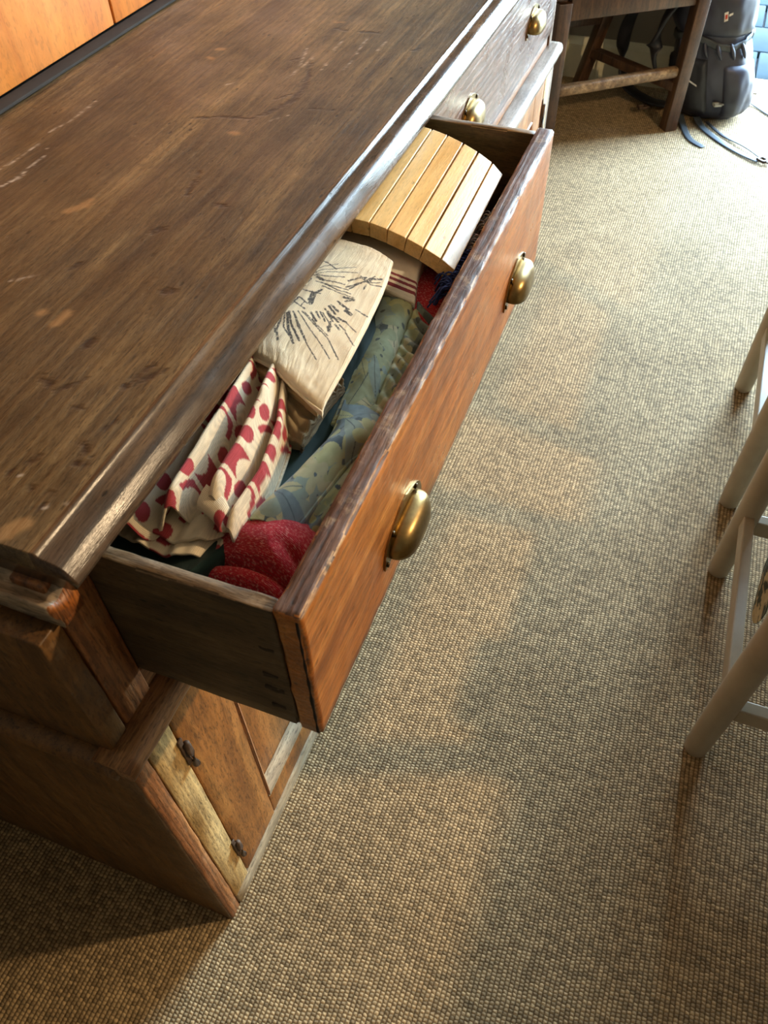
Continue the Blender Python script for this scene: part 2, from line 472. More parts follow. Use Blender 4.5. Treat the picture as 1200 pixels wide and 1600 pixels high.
cell = N.n('CombineXYZ'); N.set(cell.inputs[0], ix); N.set(cell.inputs[1], N.math('FLOOR', N.math('DIVIDE', N.math('ADD', Y, stag), PY)))
wn_ = N.n('TexWhiteNoise'); wn_.noise_dimensions = '2D'; N.set(wn_.inputs['Vector'], cell.outputs[0])
fib = N.noise(N.map(co, (1, 1, 1)), 420.0, 4, 0.7)
hh = N.math('ADD', N.math('MULTIPLY', hgt, 0.85), N.math('MULTIPLY', fib, 0.5))
base = N.mix(N.ramp(N.noise(co, 3.0, 4), [(0.35, 0.0), (0.65, 1.0)]), srgb(170, 147, 112), srgb(188, 165, 129))
c1 = N.mix(1.0, base, N.ramp(hh, [(0.12, srgb(112, 92, 68)), (0.85, srgb(255, 250, 240))]), 'MULTIPLY')
c1 = N.mix(1.0, c1, N.ramp(wn_.outputs['Value'], [(0.0, 0.58), (1.0, 1.22)]), 'MULTIPLY')
streak = N.noise(N.map(co, (14, 160, 1)), 1.0, 3, 0.6)
c1 = N.mix(1.0, c1, N.ramp(streak, [(0.32, 0.74), (0.6, 1.06)]), 'MULTIPLY')
M['carpet'] = N.out(c1, 0.85, normal=N.bump(hh, 0.85, 0.0026), spec=0.2)

# ------------------------------------------------------------------ the room
def slab(name, lo, hi, mat, label=None):
    V = [(x, y, z) for x in (lo[0], hi[0]) for y in (lo[1], hi[1]) for z in (lo[2], hi[2])]
    Fc = [(0, 1, 3, 2), (4, 6, 7, 5), (0, 4, 5, 1), (2, 3, 7, 6), (0, 2, 6, 4), (1, 5, 7, 3)]
    o = put(name, fix_normals(mesh_from(name, V, Fc, False)), mat); return struct(o, label)
RX0, RX1, RY0, RY1, RZ = -0.56, 3.6, -3.2, 3.36, 2.5
slab('floor', (RX0 - .1, RY0 - .1, -0.06), (RX1 + .1, 3.56, 0.0), M['carpet'], 'woven beige sisal carpet covering the floor')
slab('wall_left', (RX0 - .1, RY0, 0), (RX0, RY1, RZ), M['wall'])
slab('wall_right', (RX1, RY0, 0), (RX1 + .1, RY1, RZ), M['wall'])
slab('wall_near', (RX0 - .1, RY0 - .1, 0), (RX1 + .1, RY0, RZ), M['wall'])
slab('ceiling', (RX0 - .1, RY0 - .1, RZ), (RX1 + .1, 3.56, RZ + .1), M['ceil'])
def wall_with_hole():
    d = []
    for lo, hi in (((RX0 - .1, RY1, 0), (DOOR_X0, RY1 + .2, RZ)), ((DOOR_X1, RY1, 0), (RX1 + .1, RY1 + .2, RZ)), ((DOOR_X0, RY1, DOOR_H), (DOOR_X1, RY1 + .2, RZ))):
        V = [(x, y, z) for x in (lo[0], hi[0]) for y in (lo[1], hi[1]) for z in (lo[2], hi[2])]
        d.append((V, [(0, 1, 3, 2), (4, 6, 7, 5), (0, 4, 5, 1), (2, 3, 7, 6), (0, 2, 6, 4), (1, 5, 7, 3)]))
    return merge(d)
w = struct(put_vf('wall_far', wall_with_hole(), M['wall'], None, False))
bb = struct(put_vf('baseboard_far', extrude_profile([(RY1 - .018, 0), (RY1, 0), (RY1, .15), (RY1 - .006, .15), (RY1 - .012, .135), (RY1 - .018, .125)], 'X', RX0, DOOR_X0 - .05), M['trim'], None, False))
struct(rbox('trim_1', (-0.255, RY1 - .035, 0), (-0.205, RY1 - .0185, .9), M['trim'], None, .003))
struct(rbox('trim_2', (-0.075, RY1 - .03, 0), (-0.062, RY1 - .0185, .9), M['trim'], None, .003))
df = struct(put_vf('door_1', merge([rbox_data((DOOR_X0 - .06, RY1 - .02, 0), (DOOR_X0, RY1, DOOR_H + .06), .004), rbox_data((DOOR_X1, RY1 - .02, 0), (DOOR_X1 + .06, RY1, DOOR_H + .06), .004),
     rbox_data((DOOR_X0, RY1 - .02, DOOR_H), (DOOR_X1, RY1, DOOR_H + .06), .004)]), M['trim']), 'open doorway with a pale painted frame')
patio = struct(slab('patio', (-1.0, 3.56, -0.12), (3.2, 6.6, -0.035), M['gap']), 'sunlit pale paving outside the open doorway')
tile_me = None
for i in range(9):
    for j in range(6):
        x0 = -0.35 + i * .30 + (j % 2) * .11; y0 = 3.575 + j * .30
        if tile_me is None:
            V, Fc = rbox_data((0, 0, 0), (.29, .29, .03), .004); tile_me = mesh_from('paving_slab', V, Fc); tile_me.materials.append(M['stone'])
        t = bpy.data.objects.new('paving_slab', tile_me); COL.objects.link(t); t.parent = patio; t.location = (x0, y0, -.034)

# ------------------------------------------------------------------ the dresser
L = 1.885                                       # length along Y
dr = thing('dresser', 'long worn brown wooden dresser with one drawer pulled open', 'dresser', (-0.26, L / 2, 0))

MARKS = [('d',3,[(-261,705),(-223,722),(-184,727),(-173,752)]),('d',5,[(-174,746),(-165,775),(-157,798)]),('d',4,[(-159,791),(-162,840),(-171,875)]),('d',3,[(-164,850),(-185,913)]),('d',2,[(-182,790),(-168,812)]),('d',2,[(-125,778),(-95,784)]),('d',3,[(-217,915),(-204,931)]),('d',4,[(-161,1049),(-135,1052)]),('d',3,[(-203,1050),(-186,1047)]),('d',3,[(-61,1002),(-55,1014)]),('d',3,[(-168,528),(-180,578)]),('d',5,[(-162,448),(-156,456)]),('d',5,[(-94,356),(-87,359)]),('d',4,[(-123,521),(-115,520)]),('d',4,[(-205,359),(-201,370)]),('d',4,[(-117,259),(-117,269)]),('d',3,[(-134,210),(-115,203)]),('d',3,[(-105,198),(-93,220)]),('d',4,[(-52,221),(-31,251)]),('d',3,[(-51,235),(-44,256)]),('d',2,[(-79,186),(-69,185)]),('d',2,[(-38,171),(-35,181)]),('d',3,[(-46,149),(-32,141)]),('d',4,[(-38,129),(-31,131)]),('d',3,[(-73,120),(-72,127)]),('d',3,[(-83,103),(-82,106)]),('d',2.5,[(-40,96),(-36,96)]),('d',2,[(-37,80),(-36,84)]),('d',3,[(-61,96),(-55,96)]),('p',7,[(-339,921),(-333,923)]),('p',5,[(-338,888),(-330,886)]),('p',8,[(-276,454),(-264,473)]),('p',5,[(-269,474),(-266,484)]),('p',6,[(-192,684),(-184,683)]),('p',4,[(-214,1075),(-204,1078)]),('p',10,[(-44,56),(-39,63)]),('p',6,[(-47,48),(-41,56)]),('p',6,[(-188,285),(-186,288)]),('p',8,[(-165,277),(-163,294)]),('s',1.2,[(-417,604),(-409,648),(-411,709)]),('s',1.5,[(-411,509),(-410,543),(-408,579)]),('s',2.5,[(-384,474),(-378,496),(-379,515)]),('s',1.5,[(-381,524),(-381,553)]),('s',0.8,[(-272,804),(-259,826)]),('s',0.8,[(-197,851),(-191,936)]),('s',0.8,[(-163,896),(-164,932)]),('s',0.8,[(-173,966),(-174,1005)]),('s',0.8,[(-137,965),(-142,1028)]),('s',0.8,[(-110,986),(-112,1024)]),('s',0.7,[(-133,906),(-133,942)]),('s',0.7,[(-161,727),(-145,751)]),('s',0.8,[(-193,887),(-214,966)]),('s',0.8,[(-250,320),(-229,339)]),('n',3,[(-34,84),(-33,84)]),('n',2,[(-20,93),(-19,93)]),('n',2.2,[(-73,104),(-72,104)]),('n',2,[(-391,572),(-391,572)])]
# worktop: one dense sweep, near end capped
xs = list(np.linspace(-0.532, -0.018, 172))
prof = [(x, .905) for x in xs] + [(-.0150, .9056), (-.0135, .9052), (-.0122, .9036), (-.0115, .9022), (-.0075, .9012), (-.002, .9002), (.0025, .8990), (.0058, .8972), (.0084, .8945), (.0108, .8908), (.0135, .8868), (.0152, .8828), (.0150, .8785), (.0120, .8735), (.0060, .8700), (-.002, .8690), (-.03, .8685), (-.532, .8685)]
ys = np.concatenate([np.linspace(.041, 1.30, 420), np.linspace(1.30, L + .01, 70)[1:]])
PR = np.array(prof)
nP, nY = len(PR), len(ys)
X2 = np.tile(PR[:, 0], (nY, 1)); Z2 = np.tile(PR[:, 1], (nY, 1)); Y2 = np.tile(ys[:, None], (1, nP))
top_i = len(xs)
edge_w = np.zeros(nP); edge_w[top_i - 2:top_i + 15] = 1.0
X2 = X2 + edge_w * (fbm(Y2 * 10, X2 * 20 + 5, 2) - .5) * .0014
Z2 = Z2 + edge_w * (fbm(Y2 * 12 + 9, X2 * 20, 2) - .5) * .0012
topm = (np.arange(nP) < top_i)[None, :]
Z2 = Z2 + topm * ((fbm(X2 * 9, Y2 * 5, 4) - .5) * .0022 + (fbm(X2 * 160, Y2 * 9, 3) - .5) * .0008)
nx = X2 + (fbm(X2 * 260, Y2 * 260) - .5) * .006; ny = Y2 + (fbm(X2 * 240 + 50, Y2 * 240) - .5) * .008
mk = np.zeros((nY, nP, 3))
for ch, key, soft in ((0, 'd', .003), (1, 'p', .005), (2, 's', .002)):
    mk[..., ch] = seg_mask(nx, ny, [(w * (.00095 if key == 'd' else .0007), [(a / 1000., b / 1000.) for a, b in pts]) for k, w, pts in MARKS if k == key], soft) * topm
mk[..., 0] *= np.clip(fbm(X2 * 300, Y2 * 120) * 3.6 - .6, 0, 1) * .95
mk[..., 1] *= .7; mk[..., 2] *= np.clip(fbm(X2 * 400, Y2 * 400) * 4 - 1.0, 0, 1) * .9
nails = seg_mask(X2, Y2, [(w * .0006, [(a / 1000., b / 1000.) for a, b in pts]) for k, w, pts in MARKS if k == 'n'], .0008)
mk[..., 2] = np.maximum(mk[..., 2], nails * .8)
P3 = np.stack([X2, Y2, Z2], -1)
capn = P3[0].copy(); capn[:, 2] = .886; capn[:, 0] = np.minimum(capn[:, 0], .008)
P3[0, :, 1] += .0015
capf = P3[-1].copy(); capf[:, 2] = .886; capf[:, 0] = np.minimum(capf[:, 0], .008)
P3 = np.concatenate([capn[None], P3, capf[None]]); mk = np.concatenate([mk[:1] * 0, mk, mk[:1] * 0])
me = grid_mesh('worktop', P3, mk, attr='mark')
me.materials.append(M['top']); me.materials.append(M['edge'])
mi = np.zeros(len(me.polygons), np.int32); cidx = np.arange(len(me.polygons)) % (nP - 1); mi[cidx >= top_i - 1] = 1
me.polygons.foreach_set('material_index', mi)
worktop = put('worktop', me, None, dr)
rbox('back_strip', (-.532, .045, .9055), (-.507, L, .910), M['strip'], dr, .0015, (1, 30, 1), .0006, 40)
# orange boards rising behind the worktop
edges = [.05, .355, .662, .945, 1.24, 1.56, L - .005]
for a, b in zip(edges[:-1], edges[1:]):
    rbox('backboard', (-.550, a + .0022, .9115), (-.5325, b - .0022, 2.0), M['board'], dr, .002, (1, 1, 8), .0006, 6)
rbox('backing', (-.557, .05, .9), (-.5515, L - .005, 1.99), M['gap'], dr, .001)

# upper carcass
UX = -0.016
rbox('side_panel', (-.53, .008, .626), (UX, .034, .829), M['side'], dr, .0025, (12, 1, 8), .0008, 20, .0012)
rbox('corner_stile', (-.05, .0365, .626), (UX - .001, .0785, .868), M['stile'], dr, .002, (1, 2, 10), .0006, 25, .001)
rbox('far_side_panel', (-.53, L - .03, .626), (UX, L, .868), M['side'], dr, .0025, (4, 1, 4))
rbox('middle_stile', (-.05, .9005, .626), (UX, .930, .868), M['stile'], dr, .002)
rbox('drawer_rail', (-.53, .0365, .628), (UX - .004, L - .031, .662), M['rail'], dr, .002)
rbox('carcass_back', (-.532, .01, .05), (-.525, L - .005, .868), M['gap'], dr, .001)
# cornice strip along the top of the near side, ogee end showing
pf = [(.0545, .8680), (.0490, .8668), (.0430, .8628), (.0365, .8608), (.0305, .8618), (.0262, .8650), (.0242, .8635), (.0238, .8560), (.0262, .8470), (.0300, .8400), (.0310, .8340), (.0295, .8292), (.0545, .8292)]
cn = put_vf('cornice', extrude_profile(pf, 'X', -.53, -.006, 60, .0005, 50), M['cornice'], dr)
cn.data.materials.append(M['cornice_end_lit'])
for p in cn.data.polygons:
    if p.normal.x > .8: p.material_index = 1  # front end painted orange: warm lamp light put into its colour

# waist rail (bullnose) and its return along the near side
wp = [(-.03, .606), (.003, .606), (.009, .6085), (.0125, .613), (.0135, .619), (.012, .6255), (.008, .630), (.002, .632), (-.03, .632)]
wm = put_vf('waist_rail', extrude_profile(wp, 'Y', -.006, L + .002, 120, .0012, 30), M['rail'], dr)
wm.data.materials.append(M['bead'])
for p in wm.data.polygons:
    if p.center.y > 1.0: p.material_index = 1  # far half of the rail is paler
put_vf('waist_return', extrude_profile([(-.010, .607), (.03, .606), (.03, .626), (-.004, .6265), (-.009, .623), (-.0115, .615)], 'X', -.53, -.006, 30, .0008, 30), M['side'], dr)

# lower carcass
rbox('side_panel', (-.53, 0, 0), (-.002, .0235, .607), M['side'], dr, .003, (16, 1, 18), .0010, 12, .0014)
rbox('front_stile', (-.045, .002, 0), (.0, .0255, .605), M['stile'], dr, .0025, (1, 1, 24), .0007, 26, .0012)
rbox('front_stile', (-.045, .0268, .012), (-.0005, .0662, .605), M['pale'], dr, .002, (1, 1, 18), .0005, 20, .0009)
rbox('far_side_panel', (-.53, L - .03, 0), (-.002, L, .607), M['side'], dr, .003)
rbox('plinth', (-.05, .0268, 0), (.0015, L - .03, .040), M['plinth'], dr, .003, (1, 60, 1), .0008, 20, .0015)
rbox('middle_stile', (-.045, .905, .042), (-.0005, .955, .605), M['pale'], dr, .002)
rbox('far_stile', (-.045, 1.79, .042), (-.0005, L - .031, .605), M['pale'], dr, .002)
rbox('carcass_inside', (-.52, .03, .045), (-.05, L - .04, .60), M['gap'], dr, .001)

def door(y0, y1, hinge_at):
    z0, z1 = .0425, .604
    fw, rb, rt = .098, .068, .075
    d = rbox('door', (-.030, y0 + fw - .004, z0 + rb - .004), (-.020, y1 - fw + .004, z1 - rt + .004), M['door'], dr, .001, (1, 3, 4))
    rbox('door_stile', (-.028, y0 + .0012, z0), (-.001, y0 + fw, z1), M['door'], d, .0022, (1, 4, 18), .0006, 15, .0008)
    rbox('door_stile', (-.028, y1 - fw, z0), (-.001, y1 - .0012, z1), M['door'], d, .0022, (1, 4, 18), .0006, 15, .0008, 4.0)
    rbox('door_rail', (-.028, y0 + fw, z0), (-.0013, y1 - fw, z0 + rb), M['door'], d, .002, (1, 8, 2), .0005, 15)
    rbox('door_rail', (-.028, y0 + fw, z1 - rt), (-.0013, y1 - fw, z1), M['door'], d, .002, (1, 8, 2), .0005, 15)
    a, b, c, e = y0 + fw, y1 - fw, z0 + rb, z1 - rt
    bw = .016
    def bead_v(y, s):
        pts = [(y, -.002), (y + s * .003, .0005), (y + s * .007, -.002), (y + s * .010, -.009), (y + s * bw, -.0195), (y, -.0195)]
        V, Fc = extrude_profile([(p[1], p[0]) for p in pts], 'Z', c, e)
        put_vf('moulding', (V, Fc), M['stile'], d, False)
    def bead_h(z, s):
        pts = [(-.002, z), (.0005, z + s * .003), (-.002, z + s * .007), (-.009, z + s * .010), (-.0195, z + s * bw), (-.0195, z)]
        put_vf('moulding', extrude_profile(pts, 'Y', a, b), M['plinth'] if s > 0 else M['stile'], d, False)
    bead_v(a, 1); bead_v(b, -1); bead_h(c, 1); bead_h(e, -1)
    for zc in (.505, .155):
        yy = hinge_at
        hv = [rbox_data((-.001, yy - .005, zc - .026), (.0018, yy + .002, zc + .036), .0006, (1, 2, 8), .0012, 90)]
        hv.append(tube([(.0035, yy + .003, zc - .036), (.004, yy + .003, zc - .034), (.004, yy + .003, zc), (.0035, yy + .003, zc + .022)], [.003, .0046, .0046, .004], 10))
        put_vf('hinge', merge(hv), M['iron'], d)
door(.067, .485, .068); door(.486, .904, .903); door(.956, 1.37, .957); door(1.371, 1.789, 1.788)
put_vf('latch', rbox_data((-.002, 1.795, .44), (.004, 1.815, .50), .002), M['black'], dr)

# cup handles
def cup_handle(x, y, z, parent):
    W, H, D = .0430, .0275, .0215
    V = []; Fc = []
    na, nb = 32, 14
    def spow(v, e): return math.copysign(abs(v) ** e, v)
    for i in range(na + 1):
        t = math.sin(math.pi / 2 * (2 * i / na - 1))
        s_ = max(0.02, (1 - abs(t) ** 3.2) ** .42)
        for j in range(nb + 1):
            b = math.pi / 2 * j / nb
            V.append((x + .0022 + D * s_ * spow(math.cos(b), .62), y + W * t, z - .004 * (1 - j / nb) ** 3 * s_ + H * s_ * spow(math.sin(b), .72)))
    for i in range(na):
        for j in range(nb):
            q = i * (nb + 1) + j
            Fc.append([q, q + nb + 1, q + nb + 2, q + 1])
    o = put('cup_handle', fix_normals(mesh_from('cup_handle', V, Fc)), M['brass'], parent)
    solid(o, .0016, 0)
    # back plate, pointed arch with ears
    out = []
    for i in range(33):
        a = math.pi * i / 32
        k = 1.0 + .10 * math.exp(-((a - math.pi / 2) / .25) ** 2)
        out.append((y + (W + .0115) * spow(math.cos(a), .8), z - .003 + (H + .012) * spow(math.sin(a), .85) * k))
    out += [(y - W - .0115, z - .009), (y - W + .002, z - .010), (y - W + .006, z - .002), (y + W - .006, z - .002), (y + W - .002, z - .010), (y + W + .0115, z - .009)]
    V = [(x + .0002, p, q) for p, q in out] + [(x + .0022, p, q) for p, q in out]; n = len(out)
    Fc = [list(range(n))[::-1], list(range(n, 2 * n))] + [[i, (i + 1) % n, n + (i + 1) % n, n + i] for i in range(n)]
    o2 = fix_normals(mesh_from('handle_plate', V, Fc, False))
    sc = [tube([(x + .0015, y + s_ * W * .78, z + H * .98), (x + .0042, y + s_ * W * .78, z + H * .98)], .0032, 10) for s_ in (-1, 1)]
    sc += [tube([(x + .0015, y + s_ * (W + .0065), z - .003), (x + .0042, y + s_ * (W + .0065), z - .003)], .003, 10) for s_ in (-1, 1)]
    put('handle_plate', o2, M['brass'], parent)
    for q in sc: put_vf('handle_screw', q, M['screw'], parent)

# open drawer (a front board with its sides, bottom and handles below it)
DX = .1775; ZT, ZB = .868, .668
fr = rbox('drawer', (DX - .0235, .0785, ZB), (DX, .9045, ZT), M['dfront'], dr, .0030, (5, 260, 16), .0005, 60, .0026, 2.0)
fr['label'] = 'drawer front pulled out over the carpet'
fr.data.materials.append(M['dtop']); fr.data.materials.append(M['chip_highlight'])
for p in fr.data.polygons:
    if p.normal.z > .75: p.material_index = 1
    elif p.normal.z > .12 and p.normal.x > .2: p.material_index = 2  # pale outer edge: chips, with a highlight painted into the colour
def side_board(y0, y1):
    o = rbox('drawer_side', (-.285, y0, ZB + .003), (DX - .0238, y1, ZT - .0045), M['dside'], fr, .002, (60, 2, 12), .0008, 30, .0028, y0 * 9)
    o.data.materials.append(M['dsidetop'])
    for p in o.data.polygons:
        if p.normal.z > .75: p.material_index = 1
side_board(.0790, .0925); side_board(.8895, .9030)
rbox('drawer_back', (-.285, .0930, ZB + .02), (-.272, .8890, ZT - .03), M['dside'], fr, .002)
rbox('drawer_bottom', (-.271, .0930, ZB + .008), (DX - .0238, .8890, ZB + .016), M['dside'], fr, .001)
cup_handle(DX, .295, .7240, fr); cup_handle(DX, .747, .7240, fr)
# dovetails on the near side, seen as dark end grain
M['endgrain'] = plain('dark_end_grain', srgb(44, 31, 17), .8, 0, .3, 120)
for k, (zc, hl, hh) in enumerate(((.700, .007, .0030), (.7325, .009, .0042), (.757, .007, .0030), (.803, .009, .0026))):
    rbox('dovetail', (DX - .040 - hl, .0786, zc - hh), (DX - .040 + hl, .07915, zc + hh), M['endgrain'], fr, .0002, (6, 1, 4), .0012, 140)
# worn dark crack on the near end of the front board
rbox('end_crack', (DX - .0052, .0779, ZB + .004), (DX - .0028, .0792, ZT - .006), M['gap'], fr, .0005, (1, 1, 40), .0011, 60)
# closed drawer
fr2 = rbox('drawer', (-.034, .9315, .6635), (UX + .004, L - .0315, .867), M['far'], dr, .003, (2, 60, 8), .0008, 25, .0012)
fr2['label'] = 'closed drawer at the far end'
cup_handle(UX + .004, 1.158, .7490, fr2); cup_handle(UX + .004, 1.615, .7490, fr2)

# ------------------------------------------------------------------ things in the open drawer
def pad_edges(P, r, drop_z, sides, ripple=0.0, rows=7):
    """Turn the rim of a cloth surface down: rounded shoulder of radius r, then a rippled drop to drop_z. sides from 'l','r' (u ends) and 'f','n' (v ends)."""
    def rim(E, I):
        d = E - I; d[:, 2] = 0
        d /= np.maximum(np.linalg.norm(d, axis=1, keepdims=True), 1e-9)
        out = []
        for th in (30, 60, 90):
            t = math.radians(th); q = E + d * r * math.sin(t); q[:, 2] = E[:, 2] - r * (1 - math.cos(t)); out.append(q)
        e = out[-1]
        for k in range(1, rows + 1):
            q = e.copy(); q[:, 2] = e[:, 2] + (drop_z - e[:, 2]) * k / rows
            if ripple: q[:, :2] += d[:, :2] * ripple * (math.cos(k * math.pi) * .5 - .5 + (vnoise(np.arange(len(q)) * .05 + k * 7, np.full(len(q), k * 3.3)) - .5)[:, None])
            out.append(q)
        return out
    if 'l' in sides: P = np.concatenate([np.stack(rim(P[:, 0].copy(), P[:, 1])[::-1], 1), P], 1)
    if 'r' in sides: P = np.concatenate([P, np.stack(rim(P[:, -1].copy(), P[:, -2]), 1)], 1)
    if 'f' in sides: P = np.concatenate([np.stack(rim(P[0].copy(), P[1])[::-1], 0), P], 0)
    if 'n' in sides: P = np.concatenate([P, np.stack(rim(P[-1].copy(), P[-2]), 0)], 0)
    return P
def uvm(P):
    nv, nu = P.shape[:2]
    du = np.linalg.norm(np.diff(P, axis=1), axis=2); dv = np.linalg.norm(np.diff(P, axis=0), axis=2)
    U = np.concatenate([np.zeros((nv, 1)), np.cumsum(du, 1)], 1); V = np.concatenate([np.zeros((1, nu)), np.cumsum(dv, 0)], 0)
    return U, V
def wrinkle(P, amp, fx, fy, seed=0):
    U, V = uvm(P); Q = P.copy()
    Q[..., 2] += amp * (fbm(U * fx + seed, V * fy + seed * 2, 4) - .47) * 2
    return Q
def cloth(name, P, colour, mat, parent=None, t=0.0016):
    U, V = uvm(P)
    C = colour(U, V, P) if callable(colour) else np.tile(np.array(colour), P.shape[:2] + (1,))
    me = grid_mesh(name, P, C, float(U.max()), float(V.max()))
    o = put(name, me, mat, parent)
    if t: solid(o, t, 0)
    return o
CM = cloth_mat('woven_cotton', 300, .4, .9, .13); CK = cloth_mat('ribbed_cotton', 260, .5, .95, .12)
CR = cloth_mat('marled_knit', 130, 1.0, .95, .2, fleck=srgb(226, 150, 140)); CT = cloth_mat('teal_twill', 360, .3, .7, .12)
CL = cloth_mat('cream_linen', 230, .6, .95, .09)

# dark teal cloth lying under the other towels
c = [[(-.10, .565, .806), (-.04, .56, .812), (.03, .555, .812), (.076, .52, .812)],
     [(-.10, .46, .806), (-.04, .46, .812), (.04, .455, .816), (.080, .44, .812)],
     [(-.10, .36, .806), (-.04, .36, .810), (.04, .36, .803), (.090, .36, .806)],
     [(-.10, .29, .806), (-.04, .29, .812), (.04, .29, .812), (.080, .285, .802)],
     [(-.10, .22, .806), (-.04, .22, .808), (.03, .22, .808), (.074, .21, .812)],
     [(-.10, .16, .800), (-.04, .16, .804), (.02, .16, .806), (.066, .155, .816)],
     [(-.10, .118, .796), (-.04, .115, .804), (.02, .112, .808), (.054, .118, .818)]]
P = wrinkle(interp_rows(c, 90, 180), .0050, 22, 14, 3)
P = pad_edges(P, .006, .760, 'rn', 0)
o = cloth('teal_cloth', P, lambda U, V, P: np.tile(lin(20, 48, 44), P.shape[:2] + (1,)) * (0.9 + .25 * fbm(U * 40, V * 40))[..., None], CT)
tag(o, 'dark teal smooth cloth spread under the other towels', 'cloth')

# red marled knit cloth in the near corner
c = [[(.040, .215, .790), (.075, .215, .800), (.110, .212, .802), (.140, .208, .790)],
     [(.040, .185, .800), (.075, .188, .820), (.108, .190, .824), (.142, .180, .806)],
     [(.042, .160, .806), (.076, .163, .826), (.112, .163, .828), (.144, .155, .808)],
     [(.048, .140, .806), (.080, .141, .818), (.116, .138, .818), (.145, .130, .800)],
     [(.050, .118, .802), (.082, .118, .812), (.116, .114, .808), (.144, .108, .794)],
     [(.050, .098, .792), (.082, .0975, .800), (.116, .097, .798), (.144, .097, .786)]]
P = interp_rows(c, 120, 150)
U, V = uvm(P)
vv = np.linspace(0, 1, P.shape[0])[:, None] + .06 * np.sin(np.linspace(0, 1, P.shape[1]) * 2.2)[None, :]
P[..., 2] += -.013 * np.exp(-((vv - .64) / .035) ** 2) - .013 * np.exp(-((vv - .80) / .030) ** 2) - .010 * np.exp(-((vv - .45) / .05) ** 2) * np.clip((np.linspace(0, 1, P.shape[1])[None, :] - .6) * 3, 0, 1)
P = wrinkle(P, .0030, 30, 30, 8)
P = pad_edges(P, .004, .735, 'lrf', 0)
def redcol(U, V, P):
    f = vnoise(U * 300 + V * 60, V * 900); base = lin(204, 28, 48)[None, None] * (0.75 + .5 * fbm(U * 60, V * 60))[..., None]
    return base
o = cloth('knit_cloth', P, redcol, CR); tag(o, 'red marled knit cloth bunched in the near corner of the open drawer', 'cloth')

# second red cloth at the far end
c = [[(.06, .66, .806), (.10, .66, .808), (.142, .655, .800)], [(.062, .60, .812), (.10, .60, .814), (.140, .595, .806)], [(.075, .54, .812), (.108, .535, .812), (.136, .525, .804)], [(.080, .515, .806), (.108, .510, .804), (.132, .505, .796)]]
P = wrinkle(interp_rows(c, 70, 110), .002, 40, 20, 4)
P = pad_edges(P, .004, .74, 'lrn', 0)
o = cloth('knit_cloth', P, redcol, CR); tag(o, 'red marled knit cloth folded flat below the slatted wooden mat', 'cloth')

# white towel with burgundy stripes under the slats
c = [[(-.10, .84, .826), (0, .84, .829), (.10, .83, .829)], [(-.10, .70, .827), (0, .70, .8305), (.096, .69, .828)], [(-.10, .615, .828), (0, .612, .8315), (.090, .598, .829)], [(-.10, .570, .826), (.02, .566, .830), (.100, .548, .826)], [(-.10, .556, .822), (.02, .552, .826), (.103, .536, .822)]]
P = wrinkle(interp_rows(c, 120, 260), .0008, 18, 18, 6)
P = pad_edges(P, .003, .812, 'rn', .001)
def striped(U, V, P):
    yb = P[..., 1] + P[..., 0] * .19
    C = np.tile(lin(244, 238, 222), P.shape[:2] + (1,))
    for a, b in ((.5775, .5815), (.5690, .5735), (.5605, .5650)):
        m = ((yb > a) & (yb < b)); C[m] = lin(140, 62, 76)
    m = np.abs(yb - (.6305 + .25 * (P[..., 0]) ** 2)) < .0012; C[m & (P[..., 0] < .062)] = lin(120, 96, 62)
    return C
o = cloth('striped_towel', P, striped, CM); tag(o, 'white tea towel with burgundy stripes under the slatted wooden mat', 'towel')

# flower print
def flowers(seed, n, ulen, vlen, bg, petals, dark, size=.017):
    rs = np.random.RandomState(seed)
    fl = [(rs.rand() * ulen, rs.rand() * vlen, rs.rand() * 6.28, size * (.7 + .7 * rs.rand()), rs.randint(len(petals)), rs.rand() < .6) for _ in range(n)]
    def f(U, V, P):
        C = np.tile(bg, P.shape[:2] + (1,)) * (.75 + .5 * fbm(U * 90, V * 90))[..., None]
        m = fbm(U * 55 + 3, V * 55) > .52; C[m] = dark * .9
        for (cu, cv, a, s, k, five) in fl:
            du = U - cu; dv = V - cv
            sel = (np.abs(du) < s * 1.6) & (np.abs(dv) < s * 1.6)
            if not sel.any(): continue
            x = du[sel]; y = dv[sel]; rr = np.hypot(x, y); th = np.arctan2(y, x) - a
            if five:
                pr = s * (.30 + .68 * np.abs(np.cos(2.5 * th)) ** .8)
                m = rr < pr; vein = rr < s * .10
            else:
                xr = x * math.cos(a) + y * math.sin(a); yr = -x * math.sin(a) + y * math.cos(a)
                m = (np.abs(yr) < s * .36 * (1 - (xr / (s * 1.25)) ** 2)); vein = np.abs(yr) < s * .018
            cc = C[sel]; col = petals[k] * (.82 + .3 * fbm(U[sel] * 120, V[sel] * 120, 3))[:, None]
            cc[m] = col[m]; cc[m & vein] = dark
            C[sel] = cc
        return C
    return f
PET = [lin(186, 190, 142), lin(164, 178, 146), lin(150, 172, 164), lin(194, 196, 162)]

# floral cloth lying flat with a gathered edge
c = [[(.066, .552, .814), (.090, .556, .818), (.112, .540, .814), (.136, .523, .808)],
     [(.073, .500, .814), (.095, .50, .819), (.116, .492, .810), (.141, .485, .806)],
     [(.080, .440, .812), (.099, .44, .819), (.122, .44, .812), (.144, .435, .804)],
     [(.086, .390, .810), (.103, .39, .817), (.126, .392, .812), (.146, .388, .802)],
     [(.090, .335, .806), (.108, .335, .812), (.130, .345, .808), (.146, .345, .798)]]
P = interp_rows(c, 110, 320)
uu = np.linspace(0, 1, 110)[None, :]; vv = np.linspace(0, 1, 320)[:, None]
gath = np.clip((uu - .52) * 3.2, 0, 1)
P[..., 2] += gath * (.0048 * np.sin(vv * 64 + 2.5 * np.sin(uu * 5) + 3 * vnoise(vv * 9, uu * 3)) - .001) - .005 * np.exp(-((uu - .56) / .03) ** 2) * (vv < .86)
